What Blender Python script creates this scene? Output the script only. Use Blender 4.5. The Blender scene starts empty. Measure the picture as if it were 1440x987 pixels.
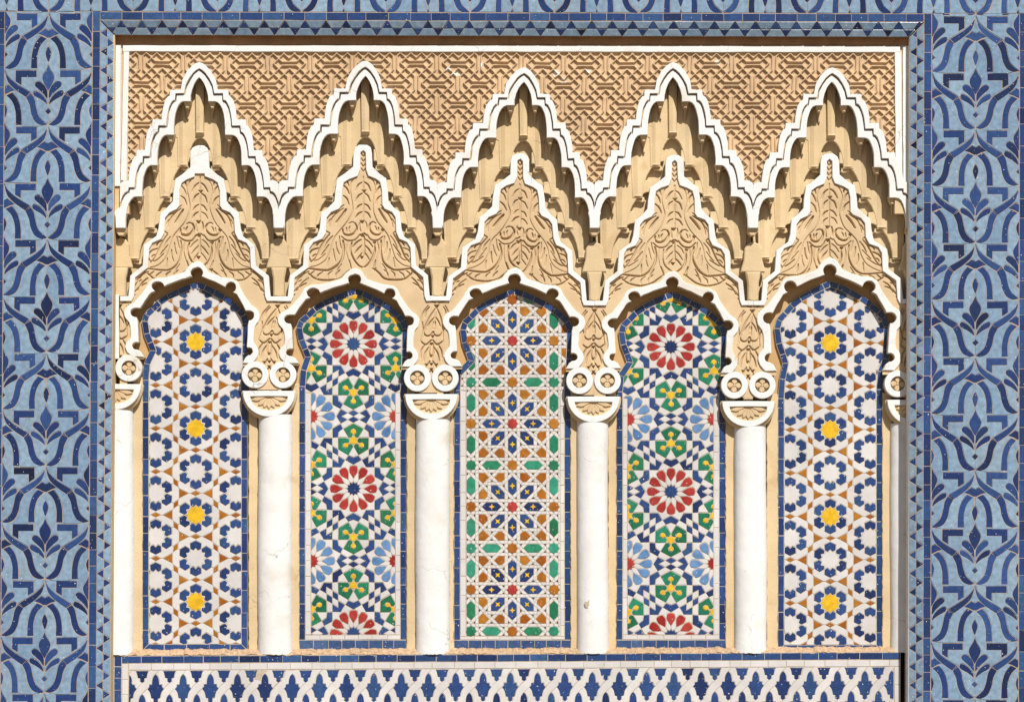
import bpy, math, random
import numpy as np
from mathutils import Matrix, Vector
from mathutils.geometry import delaunay_2d_cdt, tessellate_polygon
random.seed(7)
DEBUG = False
RNG = np.random.default_rng(7)
SC = bpy.context.scene
COL = SC.collection

# ---------------------------------------------------------------- scale
S = 0.0025            # metres per photo pixel on the face of the tiled frame
D = 4500.0            # camera distance in the same pixels (11.25 m)
VPX, VPY = 716.0, 690.0   # foot of the camera's axis on the wall
H0 = 3.4              # height of the picture's middle above the ground

# ---------------------------------------------------------------- camera, sky, sun, exposure
cam = bpy.data.cameras.new('camera'); camo = bpy.data.objects.new('camera', cam); COL.objects.link(camo)
cam.sensor_width = 36.0; cam.lens = 36.0 * D / 1440.0
cam.shift_x = (720 - VPX) / 1440.0; cam.shift_y = (VPY - 493.5) / 1440.0
cam.clip_end = 2000.0
camo.location = ((VPX - 720) * S, -D * S, H0 + (493.5 - VPY) * S)
camo.rotation_euler = (math.radians(90), 0, 0)
SC.camera = camo
SUN = Vector((0.30, -1.0, 1.02)).normalized()
EL = math.asin(SUN.z); AZ = math.atan2(SUN.x, SUN.y)
w = bpy.data.worlds.new('World'); SC.world = w; w.use_nodes = True
nt = w.node_tree; bg = nt.nodes['Background']
sky = nt.nodes.new('ShaderNodeTexSky'); sky.sky_type = 'NISHITA'; sky.sun_disc = False
sky.sun_elevation = EL; sky.sun_rotation = AZ
nt.links.new(sky.outputs[0], bg.inputs[0]); bg.inputs[1].default_value = 0.05
sl = bpy.data.lights.new('sun', 'SUN'); so = bpy.data.objects.new('sun', sl); COL.objects.link(so)
sl.energy = 4.7; sl.angle = math.radians(0.5); sl.color = (1.0, 0.965, 0.905)
so.rotation_euler = SUN.to_track_quat('Z', 'Y').to_euler(); so.location = (5, -10, 12)
SC.view_settings.view_transform = 'Standard'; SC.view_settings.look = 'None'
SC.view_settings.exposure = 0.24; SC.view_settings.gamma = 1.0

# ---------------------------------------------------------------- materials
def lin(c):
    c /= 255.0
    return c / 12.92 if c <= .04045 else ((c + .055) / 1.055) ** 2.4
def C(r, g, b, f=0.72): return (lin(r) * f, lin(g) * f, lin(b) * f, 1)

def material(name, cols, rough=0.6, nscale=60.0, namt=0.15, bump=0.1, bscale=250.0, chips=0.0,
             chipcol=(.75, .72, .66, 1), broad=.10, cracks=0.0, spec=0.5, stain=0.0, staincol=(.2, .14, .08, 1)):
    m = bpy.data.materials.new(name); m.use_nodes = True
    N = m.node_tree.nodes; L = m.node_tree.links; b = N['Principled BSDF']
    geo = N.new('ShaderNodeNewGeometry'); oi = N.new('ShaderNodeObjectInfo')
    ramp = N.new('ShaderNodeValToRGB'); el = ramp.color_ramp.elements
    while len(el) < len(cols): el.new(0.5)
    if len(cols) == 1: el.remove(el[1])
    for i, c in enumerate(cols):
        el[i].position = i / max(1, len(cols) - 1); el[i].color = c
    L.new(oi.outputs['Random'], ramp.inputs[0])
    n = N.new('ShaderNodeTexNoise'); n.inputs['Scale'].default_value = nscale; n.inputs['Detail'].default_value = 5
    L.new(geo.outputs['Position'], n.inputs['Vector'])
    mr = N.new('ShaderNodeMapRange'); mr.inputs['From Min'].default_value = .25; mr.inputs['From Max'].default_value = .75
    mr.inputs['To Min'].default_value = 1 - namt; mr.inputs['To Max'].default_value = 1 + namt
    L.new(n.outputs[0], mr.inputs[0])
    mul = N.new('ShaderNodeVectorMath'); mul.operation = 'SCALE'
    L.new(ramp.outputs[0], mul.inputs[0]); L.new(mr.outputs[0], mul.inputs['Scale'])
    nb = N.new('ShaderNodeTexNoise'); nb.inputs['Scale'].default_value = 3.1; nb.inputs['Detail'].default_value = 6; nb.inputs['Roughness'].default_value = .65
    L.new(geo.outputs['Position'], nb.inputs['Vector'])
    mb = N.new('ShaderNodeMapRange'); mb.inputs['From Min'].default_value = .3; mb.inputs['From Max'].default_value = .7
    mb.inputs['To Min'].default_value = 1 - broad; mb.inputs['To Max'].default_value = 1 + broad * .7; L.new(nb.outputs[0], mb.inputs[0])
    m2 = N.new('ShaderNodeVectorMath'); m2.operation = 'SCALE'; L.new(mul.outputs[0], m2.inputs[0]); L.new(mb.outputs[0], m2.inputs['Scale'])
    out = m2.outputs[0]
    def mask(scale, lo, hi, detail=3):
        k = N.new('ShaderNodeTexNoise'); k.inputs['Scale'].default_value = scale; k.inputs['Detail'].default_value = detail
        L.new(geo.outputs['Position'], k.inputs['Vector'])
        r = N.new('ShaderNodeMapRange'); r.inputs['From Min'].default_value = lo; r.inputs['From Max'].default_value = hi
        L.new(k.outputs[0], r.inputs[0]); return r.outputs[0]
    def mix(fac, col, prev):
        x = N.new('ShaderNodeMix'); x.data_type = 'RGBA'
        L.new(fac, x.inputs['Factor']); L.new(prev, x.inputs['A']); x.inputs['B'].default_value = col
        return x.outputs['Result']
    if stain > 0: out = mix(mask(7.0, .62 - .12 * stain, .85, 6), staincol, out)
    if cracks > 0:
        wn = N.new('ShaderNodeTexNoise'); wn.inputs['Scale'].default_value = 9; wn.inputs['Detail'].default_value = 4; L.new(geo.outputs['Position'], wn.inputs['Vector'])
        wa = N.new('ShaderNodeVectorMath'); wa.operation = 'MULTIPLY_ADD'; L.new(wn.outputs['Color'], wa.inputs[0]); wa.inputs[1].default_value = (.16, .16, .16); L.new(geo.outputs['Position'], wa.inputs[2])
        vo = N.new('ShaderNodeTexVoronoi'); vo.feature = 'DISTANCE_TO_EDGE'; vo.inputs['Scale'].default_value = 4.5; L.new(wa.outputs[0], vo.inputs['Vector'])
        ln = N.new('ShaderNodeMapRange'); ln.inputs['From Min'].default_value = .007; ln.inputs['From Max'].default_value = .0015; L.new(vo.outputs['Distance'], ln.inputs[0])
        mm = N.new('ShaderNodeMath'); mm.operation = 'MULTIPLY'; L.new(ln.outputs[0], mm.inputs[0]); L.new(mask(5.0, .5, .6), mm.inputs[1])
        m3 = N.new('ShaderNodeMath'); m3.operation = 'MULTIPLY'; L.new(mm.outputs[0], m3.inputs[0]); m3.inputs[1].default_value = cracks
        out = mix(m3.outputs[0], (.22, .17, .11, 1), out)
    if chips > 0: out = mix(mask(150.0, .72 - .05 * chips, .745 - .05 * chips, 2), chipcol, out)
    L.new(out, b.inputs['Base Color'])
    b.inputs['Roughness'].default_value = rough; b.inputs['Specular IOR Level'].default_value = spec
    if bump > 0:
        n2 = N.new('ShaderNodeTexNoise'); n2.inputs['Scale'].default_value = bscale; n2.inputs['Detail'].default_value = 4
        L.new(geo.outputs['Position'], n2.inputs['Vector'])
        bp = N.new('ShaderNodeBump'); bp.inputs['Strength'].default_value = bump; bp.inputs['Distance'].default_value = .003
        L.new(n2.outputs[0], bp.inputs['Height']); L.new(bp.outputs[0], b.inputs['Normal'])
    return m

M = {}
G_ = dict(rough=.24, nscale=55, namt=.24, bump=.10, bscale=90, chips=.3, spec=.45)
M['navy'] = material('glaze_navy', [C(15, 27, 60), C(38, 68, 128), C(25, 47, 98), C(48, 80, 138), C(22, 38, 78), C(36, 64, 120), C(54, 86, 142), C(30, 55, 110)], **G_)
M['pale'] = material('glaze_pale_blue', [C(140, 168, 193), C(148, 174, 196), C(130, 159, 187), C(150, 172, 191), C(136, 165, 192)], **G_)
M['blue'] = material('glaze_blue', [C(32, 56, 108), C(50, 80, 138), C(40, 68, 126), C(54, 86, 136), C(36, 62, 116), C(30, 48, 94)], **G_)
M['strip'] = material('glaze_strip_blue', [C(35, 61, 114), C(50, 83, 138), C(30, 52, 100), C(60, 95, 144), C(43, 73, 128), C(25, 43, 84)], **G_)
M['slate'] = material('glaze_slate_blue', [C(66, 92, 138), C(56, 80, 130), C(78, 106, 148)], **G_)
M['white_tile'] = material('glaze_white', [C(228, 224, 221), C(222, 217, 214), C(233, 229, 226)], rough=.35, nscale=30, namt=.06, bump=.08, bscale=90, chips=.0, spec=.35)
M['ochre'] = material('glaze_ochre', [C(170, 98, 24), C(184, 122, 40), C(158, 84, 18), C(176, 108, 28)], **G_)
M['yellow'] = material('glaze_yellow', [C(246, 198, 42), C(240, 188, 40)], **G_)
M['green'] = material('glaze_green', [C(28, 118, 86), C(40, 138, 106), C(24, 104, 74), C(44, 130, 90)], **G_)
M['teal'] = material('glaze_sea_green', [C(38, 128, 88), C(60, 160, 132), C(30, 112, 76), C(44, 146, 116)], **G_)
M['red'] = material('glaze_red', [C(170, 48, 46), C(186, 64, 60), C(158, 38, 38)], **G_)
M['sky'] = material('glaze_sky_blue', [C(92, 138, 190), C(110, 150, 198), C(84, 126, 180)], **G_)
M['black'] = material('glaze_black', [C(40, 38, 42), C(60, 52, 50)], **G_)
M['grout_tan'] = material('grout_tan', [C(186, 168, 154)], rough=.9, nscale=80, namt=.2, bump=.4, bscale=400, spec=.1)
M['grout_pale'] = material('grout_pale', [C(205, 190, 170)], rough=.9, nscale=80, namt=.15, bump=.4, bscale=400, spec=.1)
M['white'] = material('white_limewash', [(.67, .662, .645, 1), (.70, .695, .68, 1)], rough=.75, nscale=22, namt=.05, bump=.4, bscale=45, broad=.05, cracks=.55, chips=.06, chipcol=(.5, .42, .32, 1), spec=.15, stain=.25, staincol=(.55, .48, .38, 1))
M['tan'] = material('ochre_plaster', [C(231, 204, 160), C(234, 208, 167)], rough=.85, nscale=12, namt=.09, cracks=.4, bump=.35, bscale=160, spec=.1, stain=.1, staincol=C(190, 150, 98))
M['carved'] = material('carved_plaster', [C(228, 198, 157), C(231, 203, 163)], rough=.85, nscale=14, namt=.08, bump=.25, bscale=200, spec=.1)
M['stucco'] = material('lattice_stucco', [C(223, 191, 153)], rough=.85, nscale=9, namt=.10, bump=.3, bscale=260, spec=.1, chips=.0)
M['mortar'] = material('rough_mortar', [C(212, 180, 146)], rough=.95, nscale=90, namt=.35, bump=.9, bscale=300, spec=.05)
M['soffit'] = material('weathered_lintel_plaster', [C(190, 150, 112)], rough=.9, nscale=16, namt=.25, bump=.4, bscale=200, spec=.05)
M['wall'] = material('ochre_wall_plaster', [C(214, 178, 130)], rough=.9, nscale=3, namt=.12, bump=.3, bscale=60, spec=.1)
M['ground'] = material('pale_paving', [C(150, 135, 118)], rough=.9, nscale=2, namt=.12, bump=.3, bscale=40, spec=.1)

def add_paint_spots(m, pts, r):
    N = m.node_tree.nodes; L = m.node_tree.links; b = N['Principled BSDF']
    src = b.inputs['Base Color'].links[0].from_socket; geo = N.new('ShaderNodeNewGeometry'); prev = None
    for p in pts:
        d = N.new('ShaderNodeVectorMath'); d.operation = 'DISTANCE'; L.new(geo.outputs['Position'], d.inputs[0]); d.inputs[1].default_value = p
        if prev is None: prev = d.outputs['Value']
        else:
            k = N.new('ShaderNodeMath'); k.operation = 'MINIMUM'; L.new(prev, k.inputs[0]); L.new(d.outputs['Value'], k.inputs[1]); prev = k.outputs[0]
    n = N.new('ShaderNodeTexNoise'); n.inputs['Scale'].default_value = 70; n.inputs['Detail'].default_value = 3; L.new(geo.outputs['Position'], n.inputs['Vector'])
    a = N.new('ShaderNodeMath'); a.operation = 'MULTIPLY_ADD'; L.new(n.outputs[0], a.inputs[0]); a.inputs[1].default_value = r * 2.4; L.new(prev, a.inputs[2])
    f = N.new('ShaderNodeMapRange'); f.inputs['From Min'].default_value = r * 2.0; f.inputs['From Max'].default_value = r * 1.75; L.new(a.outputs[0], f.inputs[0])
    x = N.new('ShaderNodeMix'); x.data_type = 'RGBA'; L.new(f.outputs[0], x.inputs['Factor']); L.new(src, x.inputs['A']); x.inputs['B'].default_value = (.78, .75, .69, 1); L.new(x.outputs['Result'], b.inputs['Base Color'])
# ---------------------------------------------------------------- geometry helpers
def area2(p):
    a = 0
    for i in range(len(p)):
        x0, y0 = p[i - 1]; x1, y1 = p[i]; a += x0 * y1 - x1 * y0
    return a / 2
def pip(p, x, y):
    c = False; n = len(p); j = n - 1
    for i in range(n):
        xi, yi = p[i]; xj, yj = p[j]
        if (yi > y) != (yj > y) and x < (xj - xi) * (y - yi) / (yj - yi) + xi: c = not c
        j = i
    return c
def np_pip(p, X, Y):
    c = np.zeros(X.shape, bool); n = len(p); j = n - 1
    for i in range(n):
        xi, yi = p[i]; xj, yj = p[j]
        if yi != yj:
            t = ((yi > Y) != (yj > Y)) & (X < (xj - xi) * (Y - yi) / (yj - yi) + xi); c ^= t
        j = i
    return c
def inset(p, g):
    """mitred inset of a counter-clockwise polygon"""
    n = len(p); out = []
    for i in range(n):
        x0, y0 = p[i - 1]; x1, y1 = p[i]; x2, y2 = p[(i + 1) % n]
        d1 = math.hypot(x1 - x0, y1 - y0) or 1e-6; d2 = math.hypot(x2 - x1, y2 - y1) or 1e-6
        n1 = (-(y1 - y0) / d1, (x1 - x0) / d1); n2 = (-(y2 - y1) / d2, (x2 - x1) / d2)
        bx, by = n1[0] + n2[0], n1[1] + n2[1]; q = 1 + n1[0] * n2[0] + n1[1] * n2[1]
        if q < 0.12: q = 0.12
        out.append((x1 + g * bx / q, y1 + g * by / q))
    return out
def tidy(p, g):
    """drop specks and spikes and close up corners until an inset by g keeps every edge's direction"""
    p = clean(p, .3)
    for _ in range(200):
        n = len(p)
        if n < 3: return None
        bad = None
        for i in range(n):
            a, b, c = p[i - 1], p[i], p[(i + 1) % n]
            ux, uy, vx, vy = b[0] - a[0], b[1] - a[1], c[0] - b[0], c[1] - b[1]
            L = math.hypot(ux, uy) * math.hypot(vx, vy) or 1e-9
            if (ux * vx + uy * vy) / L < -.985 and abs(ux * vy - uy * vx) / 2 < 1.0: bad = i; break
        if bad is not None: p.pop(bad); continue
        q = inset(p, g); worst = None
        for i in range(n):
            ex, ey = p[i][0] - p[i - 1][0], p[i][1] - p[i - 1][1]; fx, fy = q[i][0] - q[i - 1][0], q[i][1] - q[i - 1][1]
            if ex * fx + ey * fy <= 0:
                L = math.hypot(ex, ey)
                if worst is None or L < worst[0]: worst = (L, i)
        if worst is None: return p
        i = worst[1]; m = ((p[i][0] + p[i - 1][0]) / 2, (p[i][1] + p[i - 1][1]) / 2)
        p[i] = m; p.pop(i - 1 if i else n - 1)
    return p
def clean(p, eps=0.02):
    q = []
    for a in p:
        if not q or math.hypot(a[0] - q[-1][0], a[1] - q[-1][1]) > eps: q.append(a)
    if len(q) > 1 and math.hypot(q[0][0] - q[-1][0], q[0][1] - q[-1][1]) <= eps: q.pop()
    return q
def smooth(pts, n=4, closed=False):
    out = []; m = len(pts)
    rng = range(m) if closed else range(m - 1)
    for i in rng:
        if closed: p0, p1, p2, p3 = pts[i - 1], pts[i], pts[(i + 1) % m], pts[(i + 2) % m]
        else: p0, p1, p2, p3 = pts[max(0, i - 1)], pts[i], pts[i + 1], pts[min(m - 1, i + 2)]
        for k in range(n):
            t = k / n; r = []
            for a in (0, 1):
                r.append(.5 * (2 * p1[a] + (p2[a] - p0[a]) * t + (2 * p0[a] - 5 * p1[a] + 4 * p2[a] - p3[a]) * t * t + (3 * p1[a] - p0[a] - 3 * p2[a] + p3[a]) * t ** 3))
            out.append(tuple(r))
    if not closed: out.append(pts[-1])
    return out
def rot(p, a, c=(0, 0)):
    ca, sa = math.cos(a), math.sin(a)
    return [(c[0] + x * ca - y * sa, c[1] + x * sa + y * ca) for x, y in p]
def mir(p): return [(-x, y) for x, y in reversed(p)]
def shift(p, dx, dy): return [(x + dx, y + dy) for x, y in p]
def circle(cx, cy, r, a0=0, a1=360, n=24, ry=None):
    ry = r if ry is None else ry
    return [(cx + r * math.cos(math.radians(a0 + (a1 - a0) * i / n)), cy + ry * math.sin(math.radians(a0 + (a1 - a0) * i / n)))
            for i in range(n + (0 if abs(a1 - a0) == 360 else 1))]

class Plane:
    """a measured layer of the wall: picture pixels (u, v down) at depth zr -> world metres"""
    def __init__(s, zr=0.0, rot=None, k=None):
        s.k = 1 - zr / D if k is None else k; s.R = Matrix.Rotation(math.radians(90), 3, 'X') if rot is None else rot
        s.o = None
    def world(s, u, v, z):
        k = s.k
        return Vector(((VPX + (u - VPX) * k - 720) * S, -z * S, H0 + (493.5 - (VPY + (v - VPY) * k)) * S))
    def local(s, u, v, uc, vc): return ((u - uc) * s.k * S, -(v - vc) * s.k * S)
class Tilted(Plane):
    """a sloping strip: leaves plane z=0 along a line and goes back"""
    def __init__(s, p0, axis, drop, width):
        super().__init__(0)
        s.p0 = p0; s.axis = axis; s.drop = drop; s.w = width
        a = math.atan2(drop, width); s.ca = math.cos(a)
        base = Matrix.Rotation(math.radians(90), 3, 'X')
        if axis == 'L': e1 = Vector((math.cos(a), math.sin(a), 0)); s.R = Matrix((e1, (0, 0, 1), e1.cross(Vector((0, 0, 1))))).transposed()
        if axis == 'R': e1 = Vector((math.cos(a), -math.sin(a), 0)); s.R = Matrix((e1, (0, 0, 1), e1.cross(Vector((0, 0, 1))))).transposed()
        if axis == 'T': e2 = Vector((0, -math.sin(a), math.cos(a))); s.R = Matrix(((1, 0, 0), e2, Vector((1, 0, 0)).cross(e2))).transposed()
    def depth(s, u, v):
        if s.axis == 'L': t = (u - s.p0) / s.w
        elif s.axis == 'R': t = (s.p0 - u) / s.w
        else: t = (v - s.p0) / s.w
        return -s.drop * t
    def world(s, u, v, z): return super().world(u, v, z + s.depth(u, v))
    def local(s, u, v, uc, vc):
        x, y = super().local(u, v, uc, vc)
        if s.axis in 'LR': return (x / s.ca, y)
        return (x, y / s.ca)

def link(name, me, parent=None, loc=None, R=None):
    o = bpy.data.objects.new(name, me); COL.objects.link(o)
    m = (R.to_4x4() if R is not None else Matrix.Identity(4))
    m.translation = loc
    _PL[o.name] = m.copy()
    o.matrix_basis = (_PL[parent.name].inverted() @ m) if parent is not None else m
    if parent is not None: o.parent = parent
    return o
_PL = {}
def thing(name, label, cat, loc, group=None, kind=None):
    o = bpy.data.objects.new(name, None); COL.objects.link(o); o.location = loc; o.empty_display_size = .1
    o['label'] = label; o['category'] = cat
    if group: o['group'] = group
    if kind: o['kind'] = kind
    _PL[o.name] = Matrix.Translation(Vector(loc)); return o
def register(o, loc): pass

def prism_data(loc, zb, zf, bev, V, F, S_=S):
    """loc: CCW local polygon in metres; heights in px"""
    n = len(loc); b0 = len(V); b = bev * S_
    top = inset(loc, b) if bev > 0 else loc
    if bev > 0 and area2(top) < area2(loc) * .15: top = loc; bev = 0
    V += [(x, y, zb * S_) for x, y in loc]
    if bev > 0:
        V += [(x, y, (zf - bev) * S_) for x, y in loc]; V += [(x, y, zf * S_) for x, y in top]; L = 3
    else:
        V += [(x, y, zf * S_) for x, y in loc]; L = 2
    for l in range(L - 1):
        for i in range(n):
            j = (i + 1) % n
            F.append((b0 + l * n + i, b0 + l * n + j, b0 + (l + 1) * n + j, b0 + (l + 1) * n + i))
    cap_faces(top if bev > 0 else loc, b0 + (L - 1) * n, zf * S_, V, F)
def cap_faces(p, base, z, V, F):
    """fill an outline; concave ones by constrained triangulation, so a pinched neck cannot spill"""
    n = len(p)
    if all((p[i][0] - p[i - 1][0]) * (p[(i + 1) % n][1] - p[i][1]) - (p[i][1] - p[i - 1][1]) * (p[(i + 1) % n][0] - p[i][0]) >= -1e-12 for i in range(n)):
        F.append(tuple(base + i for i in range(n))); return
    k = 1.0 / S
    r = delaunay_2d_cdt([Vector((x * k, y * k)) for x, y in p], [(i - 1 if i else n - 1, i) for i in range(n)], [], 0, 1e-4)
    pk = [(x * k, y * k) for x, y in p]; idx = {}
    for vi, (v, src) in enumerate(zip(r[0], r[3])):
        if len(src): idx[vi] = base + src[0]
        else: idx[vi] = len(V); V.append((v[0] / k, v[1] / k, z))
    for f in r[2]:
        a, b, c = (r[0][q] for q in f[:3])
        if pip(pk, (a[0] + b[0] + c[0]) / 3, (a[1] + b[1] + c[1]) / 3):
            t = tuple(idx[q] for q in f)
            if (b[0] - a[0]) * (c[1] - a[1]) - (b[1] - a[1]) * (c[0] - a[0]) < 0: t = t[::-1]
            if len(set(t)) == len(t): F.append(t)

def prism(name, poly, pl, zb, zf, mat, parent, bev=0.6, holes=None, smoothsides=False):
    """an extruded picture-space outline; origin at its middle"""
    p = clean(poly); us = [q[0] for q in p]; vs = [q[1] for q in p]
    uc, vc = (min(us) + max(us)) / 2, (min(vs) + max(vs)) / 2
    loc = [pl.local(u, v, uc, vc) for u, v in p]
    if area2(loc) < 0: loc.reverse()
    V, F = [], []; prism_data(loc, zb - zf, 0, bev, V, F)
    me = bpy.data.meshes.new(name); me.from_pydata(V, [], F); me.materials.append(mat); me.update()
    W = pl.world(uc, vc, zf); o = link(name, me, parent, W, pl.R); register(o, W); return o

def ring(name, outer, inner, pl, zb, zf, mat, parent, bev=.6, closed=True):
    """band between two outlines with the same number of points"""
    n = len(outer); us = [q[0] for q in outer]; vs = [q[1] for q in outer]
    uc, vc = (min(us) + max(us)) / 2, (min(vs) + max(vs)) / 2
    A = [pl.local(u, v, uc, vc) for u, v in outer]; B = [pl.local(u, v, uc, vc) for u, v in inner]
    V, F = [], []; h = (zb - zf) * S; b = bev * S
    for i in range(n):
        dx, dy = B[i][0] - A[i][0], B[i][1] - A[i][1]; d = math.hypot(dx, dy) or 1e-6
        f = min(.3, b / d)
        a2 = (A[i][0] + dx * f, A[i][1] + dy * f); b2 = (B[i][0] - dx * f, B[i][1] - dy * f)
        V += [(*A[i], h), (*A[i], -b), (*a2, 0), (*b2, 0), (*B[i], -b), (*B[i], h)]
    m = n if closed else n - 1
    for i in range(m):
        j = (i + 1) % n
        for k in range(5): F.append((i * 6 + k, j * 6 + k, j * 6 + k + 1, i * 6 + k + 1))
    if not closed:
        for e in (0, n - 1): F.append(tuple(e * 6 + k for k in range(6)))
    me = bpy.data.meshes.new(name); me.from_pydata(V, [], F); me.materials.append(mat)
    fix_normals(me)
    W = pl.world(uc, vc, zf); o = link(name, me, parent, W, pl.R); register(o, W); return o
def fix_normals(me):
    import bmesh
    bm = bmesh.new(); bm.from_mesh(me); bmesh.ops.recalc_face_normals(bm, faces=bm.faces); bm.to_mesh(me); bm.free()

def heightfield(name, X, Y, Z, keep, pl, mat, parent, zref):
    """X, Y in picture pixels, Z in px; keep: mask of grid cells"""
    ny, nx = X.shape; uc, vc = float(X.mean()), float(Y.mean())
    lx = (X - uc) * pl.k * S; ly = -(Y - vc) * pl.k * S; lz = (Z - zref) * S
    co = np.stack([lx, ly, lz], -1).reshape(-1, 3)
    idx = np.arange(ny * nx).reshape(ny, nx)
    q = np.stack([idx[1:, :-1], idx[1:, 1:], idx[:-1, 1:], idx[:-1, :-1]], -1)[keep]
    used = np.unique(q); remap = np.full(ny * nx, -1, np.int64); remap[used] = np.arange(len(used))
    q = remap[q]; co = co[used]
    me = bpy.data.meshes.new(name)
    me.vertices.add(len(co)); me.vertices.foreach_set('co', co.astype(np.float32).ravel())
    me.loops.add(q.size); me.loops.foreach_set('vertex_index', q.astype(np.int32).ravel())
    me.polygons.add(len(q)); me.polygons.foreach_set('loop_start', (np.arange(len(q)) * 4).astype(np.int32))
    me.polygons.foreach_set('use_smooth', np.ones(len(q), bool))
    me.materials.append(mat); me.update(calc_edges=True); me.validate()
    W = pl.world(uc, vc, zref); o = link(name, me, parent, W, pl.R); register(o, W); return o

# ---------------------------------------------------------------- zellige: plane arrangement -> tiles
def arrange(segs):
    vd = {}; V = []; E = set()
    def vid(p):
        k = (round(p[0], 2), round(p[1], 2))
        if k not in vd: vd[k] = len(V); V.append(Vector(k))
        return vd[k]
    for a, b in segs:
        i, j = vid(a), vid(b)
        if i != j: E.add((min(i, j), max(i, j)))
    r = delaunay_2d_cdt(V, list(E), [], 3, 0.03)
    ov = r[0]; oe = [e for e, src in zip(r[1], r[4]) if len(src)]
    adj = {}
    for a, b in oe:
        if a != b: adj.setdefault(a, set()).add(b); adj.setdefault(b, set()).add(a)
    st = [v for v in adj if len(adj[v]) == 1]
    while st:
        v = st.pop()
        if len(adj[v]) != 1: continue
        u = adj[v].pop(); adj[u].discard(v)
        if len(adj[u]) == 1: st.append(u)
    order = {}
    for v, ns in adj.items():
        l = sorted(ns, key=lambda u: math.atan2(ov[u][1] - ov[v][1], ov[u][0] - ov[v][0]))
        order[v] = {u: l[i - 1] for i, u in enumerate(l)}
    seen = set(); faces = []
    for a in adj:
        for b in adj[a]:
            if (a, b) in seen: continue
            cyc = []; x, y = a, b
            while (x, y) not in seen:
                seen.add((x, y)); cyc.append(x); x, y = y, order[y][x]
            p = [(ov[i][0], ov[i][1]) for i in cyc]
            if len(p) > 2 and area2(p) > 0.8: faces.append(p)
    return faces
def rep_point(p):
    best = None
    for i in range(len(p)):
        d = math.hypot(p[i][0] - p[i - 1][0], p[i][1] - p[i - 1][1])
        if best is None or d > best[0]: best = (d, i)
    i = best[1]; d = best[0]; (x0, y0), (x1, y1) = p[i - 1], p[i]
    nx, ny = -(y1 - y0) / d, (x1 - x0) / d
    e = 0.3
    for e in (.3, .15, .05):
        x, y = (x0 + x1) / 2 + nx * e, (y0 + y1) / 2 + ny * e
        if pip(p, x, y): return x, y
    return x, y
def edges(p, closed=True): return [(p[i - 1], p[i]) for i in range(0 if closed else 1, len(p))]

def snap(joints, shapes):
    """carry the ends of joint lines to the outline they point at"""
    if not joints: return []
    cell = {}
    for sh in shapes:
        for a, b in edges(sh[0]):
            for gx in range(int(min(a[0], b[0]) - 3) // 8, int(max(a[0], b[0]) + 3) // 8 + 1):
                for gy in range(int(min(a[1], b[1]) - 3) // 8, int(max(a[1], b[1]) + 3) // 8 + 1): cell.setdefault((gx, gy), []).append((a, b))
    box = [(min(q[0] for q in s[0]), max(q[0] for q in s[0]), min(q[1] for q in s[0]), max(q[1] for q in s[0]), s[0]) for s in shapes]
    out = []
    for j in joints:
        e = list(j)
        for k in (0, 1):
            p, o = e[k], e[1 - k]
            if any(b[0] <= p[0] <= b[1] and b[2] <= p[1] <= b[3] and pip(b[4], *p) for b in box): continue
            best = (2.6, None)
            for a, b in cell.get((int(p[0]) // 8, int(p[1]) // 8), ()):
                dx, dy = b[0] - a[0], b[1] - a[1]; q = dx * dx + dy * dy or 1e-9
                t_ = min(1, max(0, ((p[0] - a[0]) * dx + (p[1] - a[1]) * dy) / q)); L = math.sqrt(q)
                if t_ * L < .9: t_ = 0
                elif (1 - t_) * L < .9: t_ = 1
                c = (a[0] + dx * t_, a[1] + dy * t_); d = math.hypot(c[0] - p[0], c[1] - p[1])
                if d < best[0]: best = (d, c, t_)
            if best[1] is not None:
                c = best[1]
                if 0 < best[2] < 1:
                    d = math.hypot(c[0] - o[0], c[1] - o[1]) or 1; c = (c[0] + (c[0] - o[0]) / d * .3, c[1] + (c[1] - o[1]) / d * .3)
                e[k] = c
        out.append(tuple(e))
    return out
_mc = {}
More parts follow.
